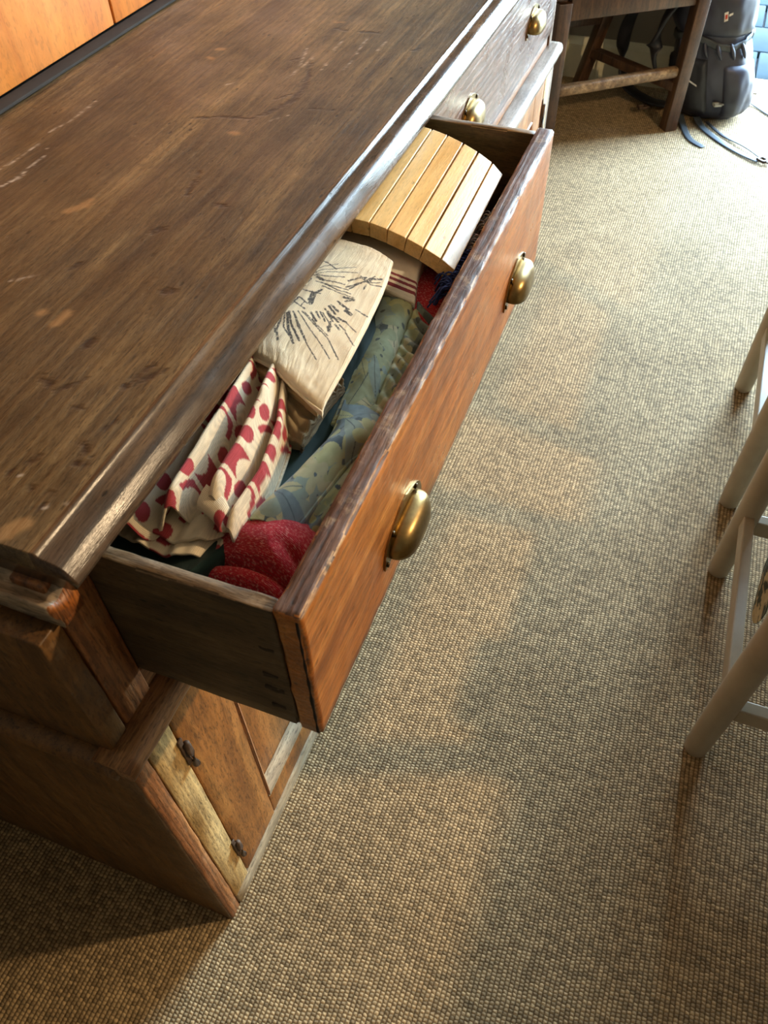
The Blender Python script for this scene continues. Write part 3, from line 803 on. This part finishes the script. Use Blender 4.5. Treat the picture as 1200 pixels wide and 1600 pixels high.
P = wrinkle(P, .0022, 25, 34, 11)
P = pad_edges(P, .003, .775, 'lrn', 0)
o = cloth('floral_cloth', P, flowers(3, 60, .10, .26, lin(118, 134, 130), PET, lin(88, 100, 98), .022), CM)
tag(o, 'grey green floral cloth lying flat with gathered edge along the drawer front', 'cloth')

# rolled floral napkin
c = []
path = [((.090, .366), (.150, .350)), ((.098, .318), (.147, .322)), ((.095, .280), (.127, .286)), ((.087, .240), (.120, .240)), ((.074, .200), (.114, .200)), ((.066, .176), (.111, .182))]
for i, ((xl, yl), (xr, yr)) in enumerate(path):
    row = []; hz = (.004, .020, .026, .026, .026, .022)[i]
    for t in np.linspace(0, 1, 7):
        row.append((xl + (xr - xl) * t, yl + (yr - yl) * t, .808 + hz * math.sin(math.pi * (.04 + .92 * t)) ** .8))
    c.append(row)
P = interp_rows(c, 110, 210)
P = wrinkle(P, .0026, 45, 16, 21)
P = pad_edges(P, .0015, .792, 'lr', 0, 3)
nap = thing('floral_napkin', 'blue grey floral napkin loosely rolled beside the drawer front', 'napkin', (.1, .25, .79))
flB = flowers(9, 34, .085, .22, lin(130, 150, 154), [lin(184, 192, 146), lin(154, 176, 166), lin(126, 148, 156), lin(196, 200, 162)], lin(94, 112, 120), .024)
cloth('rolled_layer', P, flB, CM, nap, .0022)
# lining seen in the open end of the roll
for k, (dz, dy, sh) in enumerate(((.0055, .004, .86), (.011, .007, .66))):
    rows = []
    for yy, xl, xr in ((.215, .080, .114), (.196, .074, .112), (.176 + dy, .069, .110)):
        row = []
        for t in np.linspace(0, 1, 7):
            tt = .5 + (t - .5) * sh
            row.append((xl + (xr - xl) * tt, yy, .807 + (.022 * sh) * math.sin(math.pi * (.04 + .92 * t)) ** .8 - .001))
        rows.append(row)
    cloth('inner_layer', wrinkle(interp_rows(rows, 50, 40), .0015, 60, 30, 5 + k), flB, CM, nap, .0016)
# second floral fold tucked against the drawer front
c = []
for (x, y, w, z) in ((.146, .352, .010, .808), (.143, .315, .016, .812), (.138, .275, .020, .812), (.132, .240, .022, .810), (.122, .210, .024, .806), (.115, .192, .022, .802)):
    c.append([(x - w * .7, y + .003, z - .012), (x - w * .4, y + .001, z - .001), (x - w * .05, y, z - .004), (x + w * .25, y, z + .0015), (x + w * .6, y - .002, z - .013)])
P = wrinkle(interp_rows(c, 70, 150), .0030, 60, 26, 31)
P = pad_edges(P, .0015, .775, 'lrn', .001, 4)
o = cloth('floral_cloth', P, flowers(14, 30, .07, .18, lin(124, 142, 146), PET, lin(82, 96, 102), .02), CM)
tag(o, 'folded floral cloth strip tucked between rolled napkin and drawer front', 'cloth')

# taupe crumpled cloth
c = [[(.010, .385, .828), (.040, .385, .830), (.080, .380, .824)], [(.020, .35, .832), (.045, .352, .834), (.076, .345, .826)], [(.035, .315, .830), (.055, .314, .832), (.075, .310, .824)], [(.046, .292, .824), (.060, .290, .824), (.074, .290, .818)]]
P = interp_rows(c, 80, 100)
U, V = uvm(P); P[..., 2] += .0032 * np.sin(V * 420 + 5 * fbm(U * 40, V * 20) * 2) * (.4 + fbm(U * 30, V * 30))
P = pad_edges(P, .003, .806, 'lrn', .002)
o = cloth('taupe_cloth', P, lambda U, V, P: np.tile(lin(150, 132, 100), P.shape[:2] + (1,)), CL); tag(o, 'small crumpled taupe cloth peeking out below the cream printed towel', 'cloth')

# cream towel with black line print
STROKES = [(0.8,[(82,4262),(243,4041),(451,3804),(626,3632)]),(0.8,[(133,4280),(373,4041),(585,3851),(738,3693)]),(0.8,[(171,4293),(439,4087),(605,3967),(821,3722)]),(0.8,[(104,4246),(286,4011),(413,3856)]),(0.7,[(206,4282),(400,4141),(589,4006)]),(1.3,[(43,4249),(156,4056),(352,3835)]),(1.6,[(34,4222),(143,4006),(308,3776)]),(1.0,[(8,4213),(99,3991),(219,3876)]),(1.4,[(-4,4161),(49,3928),(134,3780)]),(1.2,[(-59,4213),(-33,4036),(55,3885)]),(1.5,[(-49,4099),(-32,3945)]),(1.3,[(-21,4321),(-20,4133)]),(1.6,[(-28,4662),(-14,4469),(-8,4326)]),(1.6,[(18,4529),(-1,4376)]),(1.0,[(18,4431),(178,4343)]),(1.0,[(31,4534),(166,4435)]),(2.2,[(183,4464),(156,4626),(206,4718)]),(1.2,[(-20,4678),(97,4656),(221,4649)]),(1.0,[(-95,5296),(56,5239),(211,5132)]),(0.8,[(-32,5048),(46,5155),(181,5242)]),(0.8,[(-69,4956),(63,5081),(402,5233)]),(0.8,[(-62,4906),(136,5054),(455,5138)]),(1.0,[(8,4957),(202,4972),(354,5012)]),(1.2,[(115,4890),(267,4891),(405,4888)]),(1.0,[(85,4854),(283,4820),(481,4814)]),(1.0,[(148,4850),(363,4773),(534,4758)]),(2.0,[(69,4926),(142,4899)]),(2.2,[(-62,4803),(-7,4886)]),(1.6,[(-5,4746),(-28,4662)]),(0.9,[(190,4788),(430,4722),(587,4702)]),(1.4,[(418,4969),(506,5051),(581,5090)]),(1.6,[(450,4853),(529,4956),(617,5038)]),(1.0,[(485,4840),(559,4993)]),(1.8,[(523,5083),(639,5020),(639,5097),(741,5145)]),(0.9,[(608,5061),(661,5157)]),(0.9,[(639,5020),(749,5084)]),(0.9,[(661,5002),(788,5021)]),(1.2,[(630,4966),(630,4891)]),(2.2,[(496,4671),(600,4670)]),(1.6,[(535,4611),(578,4651)]),(1.8,[(501,4551),(613,4495)]),(1.5,[(420,4499),(528,4418)]),(1.4,[(403,4469),(520,4368)]),(1.2,[(458,4584),(557,4523)]),(2.4,[(596,4465),(672,4421)]),(1.4,[(426,4382),(521,4298)]),(1.4,[(270,4304),(383,4181)]),(1.2,[(311,4342),(403,4234)]),(1.0,[(350,4356),(471,4212)]),(1.0,[(383,4414),(546,4238)]),(1.6,[(512,4319),(596,4256)]),(1.4,[(521,4229),(568,4087)]),(1.6,[(571,4316),(672,4282)]),(1.6,[(530,4141),(572,4077)]),(1.2,[(588,4207),(659,4141)]),(1.0,[(689,4521),(845,4458)]),(0.8,[(737,4124),(882,3977)]),(0.8,[(626,4220),(729,4144)]),(0.7,[(672,4282),(828,4178)]),(1.2,[(12,4880),(-18,4741)]),(1.2,[(15,5012),(-79,4979)]),(1.2,[(123,4665),(151,4502)]),(2.6,[(159,4652),(205,4448)]),(1.0,[(122,4467),(121,4371)]),(0.8,[(384,4344),(568,4155)]),(0.8,[(327,4208),(489,4037)])]
c = [[(-.06, .588, .848), (-.010, .578, .853), (.040, .567, .856), (.070, .556, .853)],
     [(-.06, .530, .850), (-.005, .525, .856), (.045, .517, .858), (.0785, .508, .855)],
     [(-.06, .455, .850), (0, .450, .857), (.050, .446, .858), (.0850, .440, .855)],
     [(-.06, .400, .850), (.005, .385, .857), (.052, .375, .858), (.0890, .372, .855)],
     [(-.05, .372, .848), (.012, .356, .855), (.055, .334, .855), (.0905, .318, .850)], [(-.05, .366, .844), (.014, .349, .850), (.057, .325, .849), (.0910, .308, .843)]]
P = wrinkle(interp_rows(c, 250, 400), .0016, 26, 26, 2)
U, V = uvm(P); P[..., 2] += .0012 * (fbm(U * 240, V * 35) - .5)
P = pad_edges(P, .0022, .8485, 'rnf', .0004, 3)
def sketch(U, V, P):
    C = np.tile(lin(250, 238, 208), P.shape[:2] + (1,)) * (.88 + .26 * fbm(P[..., 0] * 34, P[..., 1] * 26))[..., None]
    m = seg_mask(P[..., 0] + (fbm(U * 500, V * 500) - .5) * .0014, P[..., 1] + (fbm(U * 500 + 40, V * 500) - .5) * .0014,
                 [(w * .0009, [(a / 10000., b / 10000.) for a, b in pts]) for w, pts in STROKES], .0005)
    m = m * np.clip(fbm(U * 700, V * 700) * 3.6 - .5, 0, 1) * .95
    return C * (1 - m[..., None]) + lin(44, 46, 52) * m[..., None]
tw = thing('printed_towel', 'cream linen towel with a black line drawing', 'towel', (.03, .45, .82))
cloth('top_layer', P, sketch, CL, tw, .0010)
c2 = [[(-.05, .545, .842), (.02, .54, .846), (.062, .53, .842)], [(-.05, .45, .842), (.02, .44, .846), (.074, .43, .842)], [(-.045, .366, .840), (.03, .340, .841), (.080, .318, .838)]]
P = wrinkle(interp_rows(c2, 110, 160), .0030, 40, 20, 12); P = pad_edges(P, .003, .830, 'rn', .0012, 4)
cloth('folded_layer', P, lambda U, V, P: np.tile(lin(206, 180, 134), P.shape[:2] + (1,)), CL, tw, .0012)

# red and cream patterned towel in loose folds
def motif(U, V, P=None):
    C = np.tile(lin(238, 222, 192), U.shape + (1,))
    tu, tv = .058, .082
    iv = np.floor(V / tv); a = U / tu + .5 * (iv % 2); fu = a - np.floor(a); fv = V / tv - iv
    red = np.hypot((fu - .5) * tu, (fv - .20) * tv) < .0085
    red |= (np.abs(fu - .5) < .13 + 7.5 * (fv - .56) ** 2) & (np.abs(fv - .56) < .16)
    red |= (np.hypot((fu - 0) * tu, (fv - .75) * tv) < .0085) | (np.hypot((fu - 1) * tu, (fv - .75) * tv) < .0085)
    ar = np.hypot((fu - .5) * tu, (fv - 1.02) * tv); red |= (ar < .0245) & (ar > .0165) & (fv > .78)
    C[red] = lin(178, 66, 72)
    C *= (.88 + .2 * fbm(U * 60, V * 60))[..., None]
    rib = .90 + .10 * np.sin(U * 2 * math.pi / .0016)
    return C * rib[..., None]
pt = thing('patterned_towel', 'red and cream patterned cotton towel bunched in loose folds', 'towel', (.02, .25, .81))
NU, NV = 260, 330
u = np.linspace(0, 1, NU)[None, :]; v = np.linspace(0, 1, NV)[:, None]
def lerp1(v, ys): return np.interp(v, np.linspace(0, 1, len(ys)), ys)
xl = lerp1(v, [-.050, -.056, -.056, -.052, -.046]); xr = lerp1(v, [-.004, .040, .066, .078, .077])
X_ = xl + (xr - xl) * u
yn = np.interp(u, np.linspace(0, 1, 41), np.convolve(np.pad(np.interp(np.linspace(0, 1, 41), [0, .25, .42, .52, .60, .74, .86, 1.0], [.137, .130, .128, .150, .158, .176, .166, .150]), 3, mode='edge'), np.ones(7) / 7, 'valid'))
Y_ = .405 + (yn - .405) * v
def gs(c, w): return np.exp(-((u - c) / w) ** 2)
wob = .03 * np.sin(v * 5.0 + 1.0)
def gsw(c, w): return np.exp(-((u - c - wob) / w) ** 2)
Z_ = .820 + .006 * np.clip(v * 3, 0, 1) + (.026 * gs(.24, .12) + .036 * gsw(.545, .055) + .040 * gsw(.80, .080) + .022 * gs(.955, .035)) * (.45 + .55 * np.clip(v * 2.2, 0, 1)) - .020 * np.clip((u - .97) / .03, 0, 1)
Z_ = Z_ - .010 * np.clip((v - .93) / .07, 0, 1) ** 2
P = np.stack(np.broadcast_arrays(X_, Y_, Z_), -1).copy()
P = wrinkle(P, .0022, 26, 14, 41)
P = pad_edges(P, .002, .812, 'r', 0, 4)
cloth('top_layer', P, motif, CK, pt, .0026)
for k, (z0, yo, x0, x1) in enumerate(((.8245, -.004, -.040, .070), (.8185, -.016, -.038, .070))):
    u1 = np.linspace(0, 1, 160)[None, :]; v1 = np.linspace(0, 1, 60)[:, None]
    Xk = x0 + (x1 - x0) * u1 + 0 * v1
    yn2 = np.interp(u1, [0, .3, .6, .85, 1], [.150, .142, .140, .150, .172]) + yo
    Yk = .24 + (yn2 - .24) * v1
    Zk = z0 + .0032 * np.sin(u1 * 17 + k * 1.2 + v1) + .0012 * np.sin(u1 * 41 + k) - .006 * np.clip((u1 - .93) / .07, 0, 1)
    cloth('folded_layer', np.stack(np.broadcast_arrays(Xk, Yk, Zk), -1).copy(), motif, CK, pt, .0026)
# curled cuff at the near end of the largest fold
rows = []
for t in np.linspace(0, 1, 9):
    a = math.pi * (1.15 * t - .05)
    rows.append([(.040 + .026 * s + .004 * math.sin(3 * s), .183 - .012 * s - .016 * math.sin(a) - .004, .8500 - .008 * s ** 2 + .0085 * math.cos(a) - .004) for s in np.linspace(0, 1, 7)])
cloth('rolled_hem', wrinkle(interp_rows(rows, 60, 50), .0012, 60, 60, 7), motif, CK, pt, .0022)

# slatted wooden mat, seven bars over an arch
sm = thing('slatted_mat', 'arched mat of pale wooden slats lying in the open drawer', 'wooden mat', (.07, .71, .83))
NX = [-.0245, .0005, .0255, .0505, .0757, .0988, .1208, .1385]; NZ = [.8645, .8660, .8668, .8660, .8630, .8575, .8495, .8385]
NY0 = [.609, .606, .603, .597, .591, .587, .584, .583]; NY1 = [.866, .861, .854, .845, .836, .829, .823, .816]
for i in range(7):
    g = .0009 if i != 4 else .0014
    x0, x1 = NX[i], NX[i + 1]; z0, z1 = NZ[i], NZ[i + 1]
    dx, dz = x1 - x0, z1 - z0; Lw = math.hypot(dx, dz); ux, uz = dx / Lw, dz / Lw
    V0, F0 = rbox_data((g, 0, -.0185), (Lw - g, 1, 0), .0010, (1, 1, 1))
    V0 = [np.array(p) for p in V0]; W0 = []
    for p in V0:
        k = (p[0] / Lw)
        ya = NY0[i] * (1 - k) + NY0[i + 1] * k; yb = NY1[i] * (1 - k) + NY1[i + 1] * k
        tt = p[1]; tt = 0 + (.0 if tt < .0005 else (1.0 if tt > .9995 else (.004 if tt < .5 else .996)))
        sh = -.006 * tt
        W0.append((x0 + ux * p[0] - uz * p[2] + sh, ya + (yb - ya) * tt, z0 + uz * p[0] + ux * p[2]))
    put('slat', fix_normals(mesh_from('slat', W0, F0, False)), M['slat'], sm)

# navy fringed scarf pushed against the drawer front
sf = thing('fringed_scarf', 'navy and grey fringed scarf tucked between slats and drawer front', 'scarf', (.145, .68, .80))
c = [[(.128, .80, .800), (.142, .80, .812), (.1525, .80, .806)], [(.130, .70, .803), (.143, .70, .815), (.1525, .70, .808)], [(.132, .60, .803), (.144, .60, .813), (.1525, .60, .806)], [(.130, .545, .795), (.142, .545, .802), (.1525, .545, .796)]]
P = pad_edges(wrinkle(interp_rows(c, 30, 120), .003, 60, 40, 3), .002, .75, 'lrn', 0, 3)
cloth('scarf_body', P, np.tile(lin(26, 34, 58), 1), cloth_mat('navy_wool', 150, .8), sf, 0)
navy = plain('navy_yarn', srgb(40, 62, 124), .9, 0, .3, 200); greyy = plain('grey_yarn', srgb(170, 166, 158), .9, 0, .3, 200)
rs = random.Random(4)
for nm, mat, lo, hi, cnt in (('navy_fringe', navy, .555, .640, 90), ('grey_fringe', greyy, .635, .735, 70)):
    d = []
    for _ in range(cnt):
        y = rs.uniform(lo, hi); x = rs.uniform(.143, .152)
        z = rs.uniform(.812, .826); l = rs.uniform(.014, .034) * (1 if nm[0] == 'n' else .7); a = rs.uniform(-1.0, .5)
        pts = [(x, y, z - .006), (x - l * .3, y + l * .3 * a, z + .010), (x - l * .62, y + l * .6 * a, z + .008 + rs.uniform(-.002, .004)), (x - l * .85, y + l * a, z + rs.uniform(-.006, .004))]
        d.append(tube(spline(pts, 3), .0011, 5))
    f = put_vf(nm, merge(d), mat, sf); f['kind'] = 'stuff'

# ------------------------------------------------------------------ white chairs at the right
def beam(p0, p1, w, h, side, r=.003, amp=0.0):
    """Squared bar from p0 to p1; side is the direction of its width w."""
    p0 = Vector(p0); p1 = Vector(p1); t = (p1 - p0); Ln = t.length; t.normalize()
    s = Vector(side); s = (s - t * s.dot(t)).normalized(); n = t.cross(s)
    V, Fc = rbox_data((-w / 2, -h / 2, 0), (w / 2, h / 2, Ln), r, (1, 1, 8 if amp else 1), amp, 25)
    return [p0 + s * p[0] + n * p[1] + t * p[2] for p in V], Fc
def white_chair(base, label):
    ch = thing('dining_chair', label, 'chair', base, 'white chairs along the right edge')
    bx, by = base[0], base[1]
    def lathe_leg(x, y, ztop, lean):
        zs = [0, .004, .03, .12, .25, .40] + ([.47] if ztop < .6 else [.47, .6, .75, .88, .93, .945])
        rs_ = [.017, .0205, .0212, .0222, .0228, .0225] + ([.02] if ztop < .6 else [.0215, .020, .019, .018, .017, .010])
        return tube([(bx + x - max(0, z - .45) * lean, by + y, z) for z in zs], rs_, 20)
    for y in (-.205, .205): put_vf('leg', lathe_leg(0, y, .95, .12), M['white'], ch)
    for y in (-.215, .215): put_vf('leg', lathe_leg(.395, y, .45, 0), M['white'], ch)
    put_vf('stretcher', beam((bx, by - .19, .185), (bx, by + .19, .185), .020, .036, (1, 0, 0)), M['white'], ch, False)
    put_vf('stretcher', beam((bx + .395, by - .2, .20), (bx + .395, by + .2, .20), .020, .036, (1, 0, 0)), M['white'], ch, False)
    for y in (-.205, .205):
        put_vf('stretcher', beam((bx + .018, by + y, .165), (bx + .38, by + y, .165), .024, .036, (0, 1, 0)), M['white'], ch, False)
        put_vf('seat_rail', beam((bx + .018, by + y, .415), (bx + .38, by + y, .415), .022, .05, (0, 1, 0)), M['white'], ch, False)
    put_vf('seat', rbox_data((bx + .012, by - .215, .442), (bx + .43, by + .215, .462), .008, (6, 6, 1)), M['white'], ch)
    for z in (.60, .72, .84):
        put_vf('back_slat', beam((bx - (z - .45) * .12, by - .19, z), (bx - (z - .45) * .12, by + .19, z), .016, .055, (1, 0, 0)), M['white'], ch, False)
    return ch
white_chair((.646, .745, 0), 'cream painted chair nearest the bottom right corner with floral cloth on it')
white_chair((.650, 1.358, 0), 'cream painted chair on the right, farther along the carpet')
tb = thing('dining_table', 'wooden dining table that the cream chairs are drawn up to', 'table', (1.4, 1.1, 0))
put_vf('table_top', rbox_data((.95, .10, .725), (1.85, 2.15, .752), .006, (4, 8, 1)), M['oak'], tb)
for x_, y_ in ((1.14, .22), (1.14, 2.03), (1.70, .22), (1.70, 2.03)): put_vf('leg', rbox_data((x_ - .035, y_ - .035, 0), (x_ + .035, y_ + .035, .725), .006), M['oak'], tb)
# floral cushion cover on the near chair, its corner hanging below the seat
c = []
for v_ in np.linspace(0, 1, 8):
    y = .590 + .13 * v_
    c.append([(.95, y, .468), (.80, y, .470), (.69, y, .470), (.6335, y, .466), (.6300, y, .440), (.6335 + .004 * math.sin(9 * v_), y, .40), (.638 + .006 * math.sin(7 * v_), y, .365 - .075 * math.sin(math.pi * min(1, v_ * 1.6)))])
P = wrinkle(interp_rows(c, 140, 120), .002, 20, 20, 15)
o = cloth('chair_cloth', P, flowers(22, 160, .5, .32, lin(196, 184, 146), [lin(64, 82, 72), lin(50, 66, 58), lin(84, 98, 78)], lin(48, 56, 46), .020), CM)
tag(o, 'green and cream floral cloth hanging off the near cream chair', 'cloth')

# ------------------------------------------------------------------ dark wooden chair in the background
FL = Vector((-.135, 2.685, 0)); FR = Vector((.270, 2.985, 0)); BR = Vector((-.125, 3.235, 0)); BRt = Vector((-.03, 3.20, .42)); BL = Vector((-.36, 3.06, 0)); BLt = Vector((-.30, 3.02, .42))
uF = (FR - FL).normalized()
st = thing('wooden_chair', 'dark oak chair with squared legs in front of the backpack', 'chair', (FL.x + .1, FL.y + .2, 0))
put_vf('leg', beam(FL, FL + Vector((0, 0, .47)), .046, .046, uF), M['oak'], st)
put_vf('leg', beam(FR, FR + Vector((.004, 0, .47)), .046, .046, uF), M['oak'], st)
put_vf('leg', beam(BR, BRt + Vector((.02, -.007, .06)), .042, .042, uF), M['oak'], st)
put_vf('leg', beam(BL, BLt + Vector((.02, -.007, .06)), .042, .042, uF), M['oak'], st)
zf = Vector((0, 0, 1))
put_vf('stretcher', beam(FL + zf * .195 + uF * .02, FR + zf * .205 - uF * .02, .034, .036, uF.cross(zf), .012, .0012), M['oakworn'], st)
put_vf('stretcher', beam(FR + zf * .15, BR + zf * .15 + Vector((.03, -.012, 0)), .03, .04, (0, 0, 1)), M['oak'], st)
put_vf('stretcher', beam(FL + zf * .15, BL + zf * .15, .03, .04, (0, 0, 1)), M['oak'], st)
put_vf('stretcher', beam(BR + zf * .27 + Vector((.055, -.02, 0)), BL + zf * .27 + Vector((.04, -.03, 0)), .03, .045, (0, 0, 1)), M['oak'], st)
put_vf('apron', beam(FL + zf * .448 + uF * .023, FR + zf * .448 - uF * .023, .028, .066, uF.cross(zf), .003), M['oak'], st)
put_vf('apron', beam(FR + zf * .448, BRt + zf * .03, .066, .028, (0, 0, 1)), M['oak'], st)
put_vf('apron', beam(FL + zf * .448, BLt + zf * .03, .066, .028, (0, 0, 1)), M['oak'], st)
sp = [FL - uF * .03 - Vector((0, .03, 0)), FR + uF * .03 - Vector((0, .03, 0)), BRt + Vector((.04, .03, 0)), BLt + Vector((-.04, .03, 0))]
V = [(p.x, p.y, .482) for p in sp] + [(p.x, p.y, .506) for p in sp]
put_vf('seat', (V, [(3, 2, 1, 0), (4, 5, 6, 7), (0, 1, 5, 4), (1, 2, 6, 5), (2, 3, 7, 6), (3, 0, 4, 7)]), M['oak'], st, False)

# ------------------------------------------------------------------ rucksack by the doorway
N = NT('dark_nylon'); co = N.coord()
nn = N.noise(co, 900.0, 2, .5); n3 = N.noise(co, 14.0, 4)
M['nylon'] = N.out(N.ramp(n3, [(.3, srgb(31, 32, 43)), (.7, srgb(46, 48, 63))]), .48, normal=N.bump(nn, .15, .0004), spec=.5)
M['nylon2'] = plain('black_nylon', srgb(26, 26, 32), .55, 0, .2, 60)
M['web'] = plain('grey_webbing', srgb(54, 59, 62), .6, 0, .15, 300, .2)
M['buckle'] = plain('pale_buckle', srgb(170, 168, 156), .35, 0, .1, 50)
M['red'] = plain('red_cord', srgb(190, 60, 34), .6, 0, .15, 100)
M['lite'] = plain('white_thread', srgb(214, 212, 206), .7)
bp = thing('backpack', 'dark navy grey backpack standing by the bright doorway', 'backpack', (.39, 3.2, 0))
LEV = [(0.0, .080, .070), (.006, .108, .095), (.03, .128, .112), (.08, .139, .120), (.14, .143, .122), (.20, .140, .120), (.245, .130, .114), (.28, .126, .112), (.32, .134, .118), (.40, .142, .122), (.48, .140, .120), (.55, .126, .110), (.60, .095, .085), (.63, .05, .045), (.64, .012, .012)]
def bp_c(z): return .392 - .10 * min(1, max(0, (z - .05)) / .40), 3.195 + .02 * z
def bp_pt(z, th, off=0.0):
    zs = [l[0] for l in LEV]
    a = float(np.interp(z, zs, [l[1] for l in LEV])) + off; b = float(np.interp(z, zs, [l[2] for l in LEV])) + off
    cx, cy = bp_c(z)
    c, s = math.cos(th), math.sin(th)
    k = (abs(c) ** 2.6 + abs(s) ** 2.6) ** (-1 / 2.6)
    w = .007 * mnoise.noise(Vector((c * 2.3, s * 2.3, z * 9))) + .004 * mnoise.noise(Vector((c * 6, s * 6, z * 22)))
    return (cx + (a + w) * c * k, cy + (b + w) * s * k, z)
def shell(z0, z1, off, nz=24, nt=56, th0=0, th1=2 * math.pi, edge=True):
    closed = abs(th1 - th0 - 2 * math.pi) < 1e-6
    V = []; Fc = []; m = nt if closed else nt + 1
    for i in range(nz + 1):
        z = z0 + (z1 - z0) * i / nz
        for k in range(m):
            f = 1.0
            if not closed or edge:
                e = min(1.0, min(i, nz - i) / 3.0) if edge else 1
                if not closed: e = min(e, min(1.0, min(k, nt - k) / 3.0))
                f = math.sqrt(max(0, 1 - (1 - e) ** 2))
            V.append(bp_pt(z, th0 + (th1 - th0) * k / nt, off * f - (0 if closed and not edge else .002)))
    for i in range(nz):
        for k in range(nt):
            a = i * m + k; b = i * m + (k + 1) % m
            Fc.append([a, b, b + m, a + m])
    return V, Fc
V, Fc = shell(0, .64, 0, 60, 72, edge=False)
put_vf('body', (V, Fc), M['nylon'], bp)
ld = put_vf('lid', shell(.285, .62, .012, 30, 72), M['nylon'], bp)
fp = put_vf('front_pocket', shell(.03, .215, .020, 22, 26, math.radians(205), math.radians(268)), M['nylon2'], bp)
put_vf('side_pocket', shell(.02, .20, .016, 22, 26, math.radians(290), math.radians(362)), M['nylon'], bp)
band = [bp_pt(.268 + .012 * math.sin(k * .35), 2 * math.pi * k / 60, .006 + .003 * math.sin(k * 1.9)) for k in range(61)]
put_vf('compression_strap', tube(band, .004, 8, True, (.006, .022)), M['web'], bp)
# folds of loose fabric under the lid
fd = []
for th in (228, 246, 262, 281, 300, 318):
    t0 = math.radians(th); fd.append(tube(spline([bp_pt(.27, t0, .006), bp_pt(.245, t0 + .03, .010), bp_pt(.22, t0 + .09, .004)], 4), [.004, .006, .007, .0075, .008, .007, .006, .004, .002], 8))
for q in fd: put_vf('fabric_fold', q, M['nylon'], bp)
# marks: small emblem on the lid and a line of stitching on the pocket
def patch(th0, th1, z0, z1, off, slope=0.0):
    V = []; Fc = []
    for i in range(5):
        for k in range(7):
            t = th0 + (th1 - th0) * k / 6; z = z0 + (z1 - z0) * i / 4 + slope * k / 6
            V.append(bp_pt(z, math.radians(t), off))
    for i in range(4):
        for k in range(6): Fc.append([i * 7 + k, i * 7 + k + 1, i * 7 + k + 8, i * 7 + k + 7])
    return V, Fc
put_vf('emblem', patch(287, 291.5, .340, .368, .0135, .006), M['lite'], ld)
put_vf('emblem', patch(288, 290.5, .348, .362, .0150, .004), M['red'], ld)
put_vf('emblem', patch(292.5, 297, .358, .365, .0135, .006), M['lite'], ld)
put_vf('emblem', patch(247, 256, .142, .148, .0225, -.012), M['lite'], fp)
def buckle(p, ang, s=1.0):
    d = []
    ca, sa = math.cos(ang), math.sin(ang)
    for lo, hi in (((-.014, -.012, -.003), (.014, -.006, .004)), ((-.014, .006, -.003), (.014, .012, .004)), ((-.014, -.012, -.003), (-.008, .012, .004)), ((.008, -.012, -.003), (.014, .012, .004)), ((.014, -.005, -.002), (.026, .005, .003))):
        V, Fc = rbox_data(lo, hi, .0015); d.append(([(p[0] + s * (v[0] * ca - v[1] * sa), p[1] + s * (v[0] * sa + v[1] * ca), p[2] + s * v[2]) for v in V], Fc))
    return merge(d)
q = bp_pt(.075, math.radians(283), .012); put_vf('buckle', buckle((q[0], q[1], q[2]), .4, 1.1), M['buckle'], bp)
q = bp_pt(.085, math.radians(357), .014); put_vf('buckle', buckle((q[0], q[1], q[2]), .1, .9), M['buckle'], bp)
# straps lying on the carpet
put_vf('floor_strap', tube(spline([(.30, 3.08, .02), (.33, 2.99, .006), (.362, 2.915, .004), (.412, 2.872, .003)], 6), .01, 8, True, (.024, .003)), M['web'], bp)
put_vf('floor_strap', tube(spline([(.36, 3.075, .02), (.395, 3.02, .006), (.47, 2.93, .004), (.545, 2.858, .006), (.605, 2.815, .008)], 6), .01, 8, True, (.026, .003)), M['web'], bp)
put_vf('floor_strap', tube(spline([(.40, 3.07, .01), (.47, 2.985, .004), (.55, 2.905, .012), (.61, 2.84, .010)], 6), .01, 8, True, (.014, .003)), M['nylon2'], bp)
put_vf('buckle', buckle((.618, 2.822, .010), -.7, 1.25), M['iron'], bp)
put_vf('floor_strap', tube(spline([(.50, 3.28, .03), (.56, 3.285, .008), (.64, 3.20, .005), (.74, 3.10, .004)], 6), .01, 8, True, (.024, .003)), M['web'], bp)
# shoulder straps falling at the left, red cord at the top
put_vf('shoulder_strap', tube(spline([(.21, 3.12, .50), (.12, 3.16, .40), (.04, 3.21, .30), (.02, 3.26, .16), (.06, 3.25, .04), (.16, 3.17, .02), (.25, 3.12, .03)], 7), .02, 10, True, (.05, .012)), M['nylon2'], bp)
put_vf('shoulder_strap', tube(spline([(.24, 3.11, .44), (.17, 3.09, .34), (.15, 3.09, .22), (.19, 3.10, .12)], 7), .02, 10, True, (.06, .014)), M['nylon2'], bp)
put_vf('strap_buckle', buckle((.155, 3.07, .03), .5, 1.2), M['iron'], bp)
put_vf('cord', tube(spline([(.285, 3.035, .46), (.268, 3.03, .40), (.262, 3.03, .355), (.275, 3.03, .345), (.292, 3.03, .38), (.305, 3.035, .46)], 6), .005, 8), M['red'], bp)
put_vf('cord', tube(spline([(.300, 3.04, .46), (.285, 3.03, .41), (.278, 3.025, .37)], 6), .005, 8), M['red'], bp)
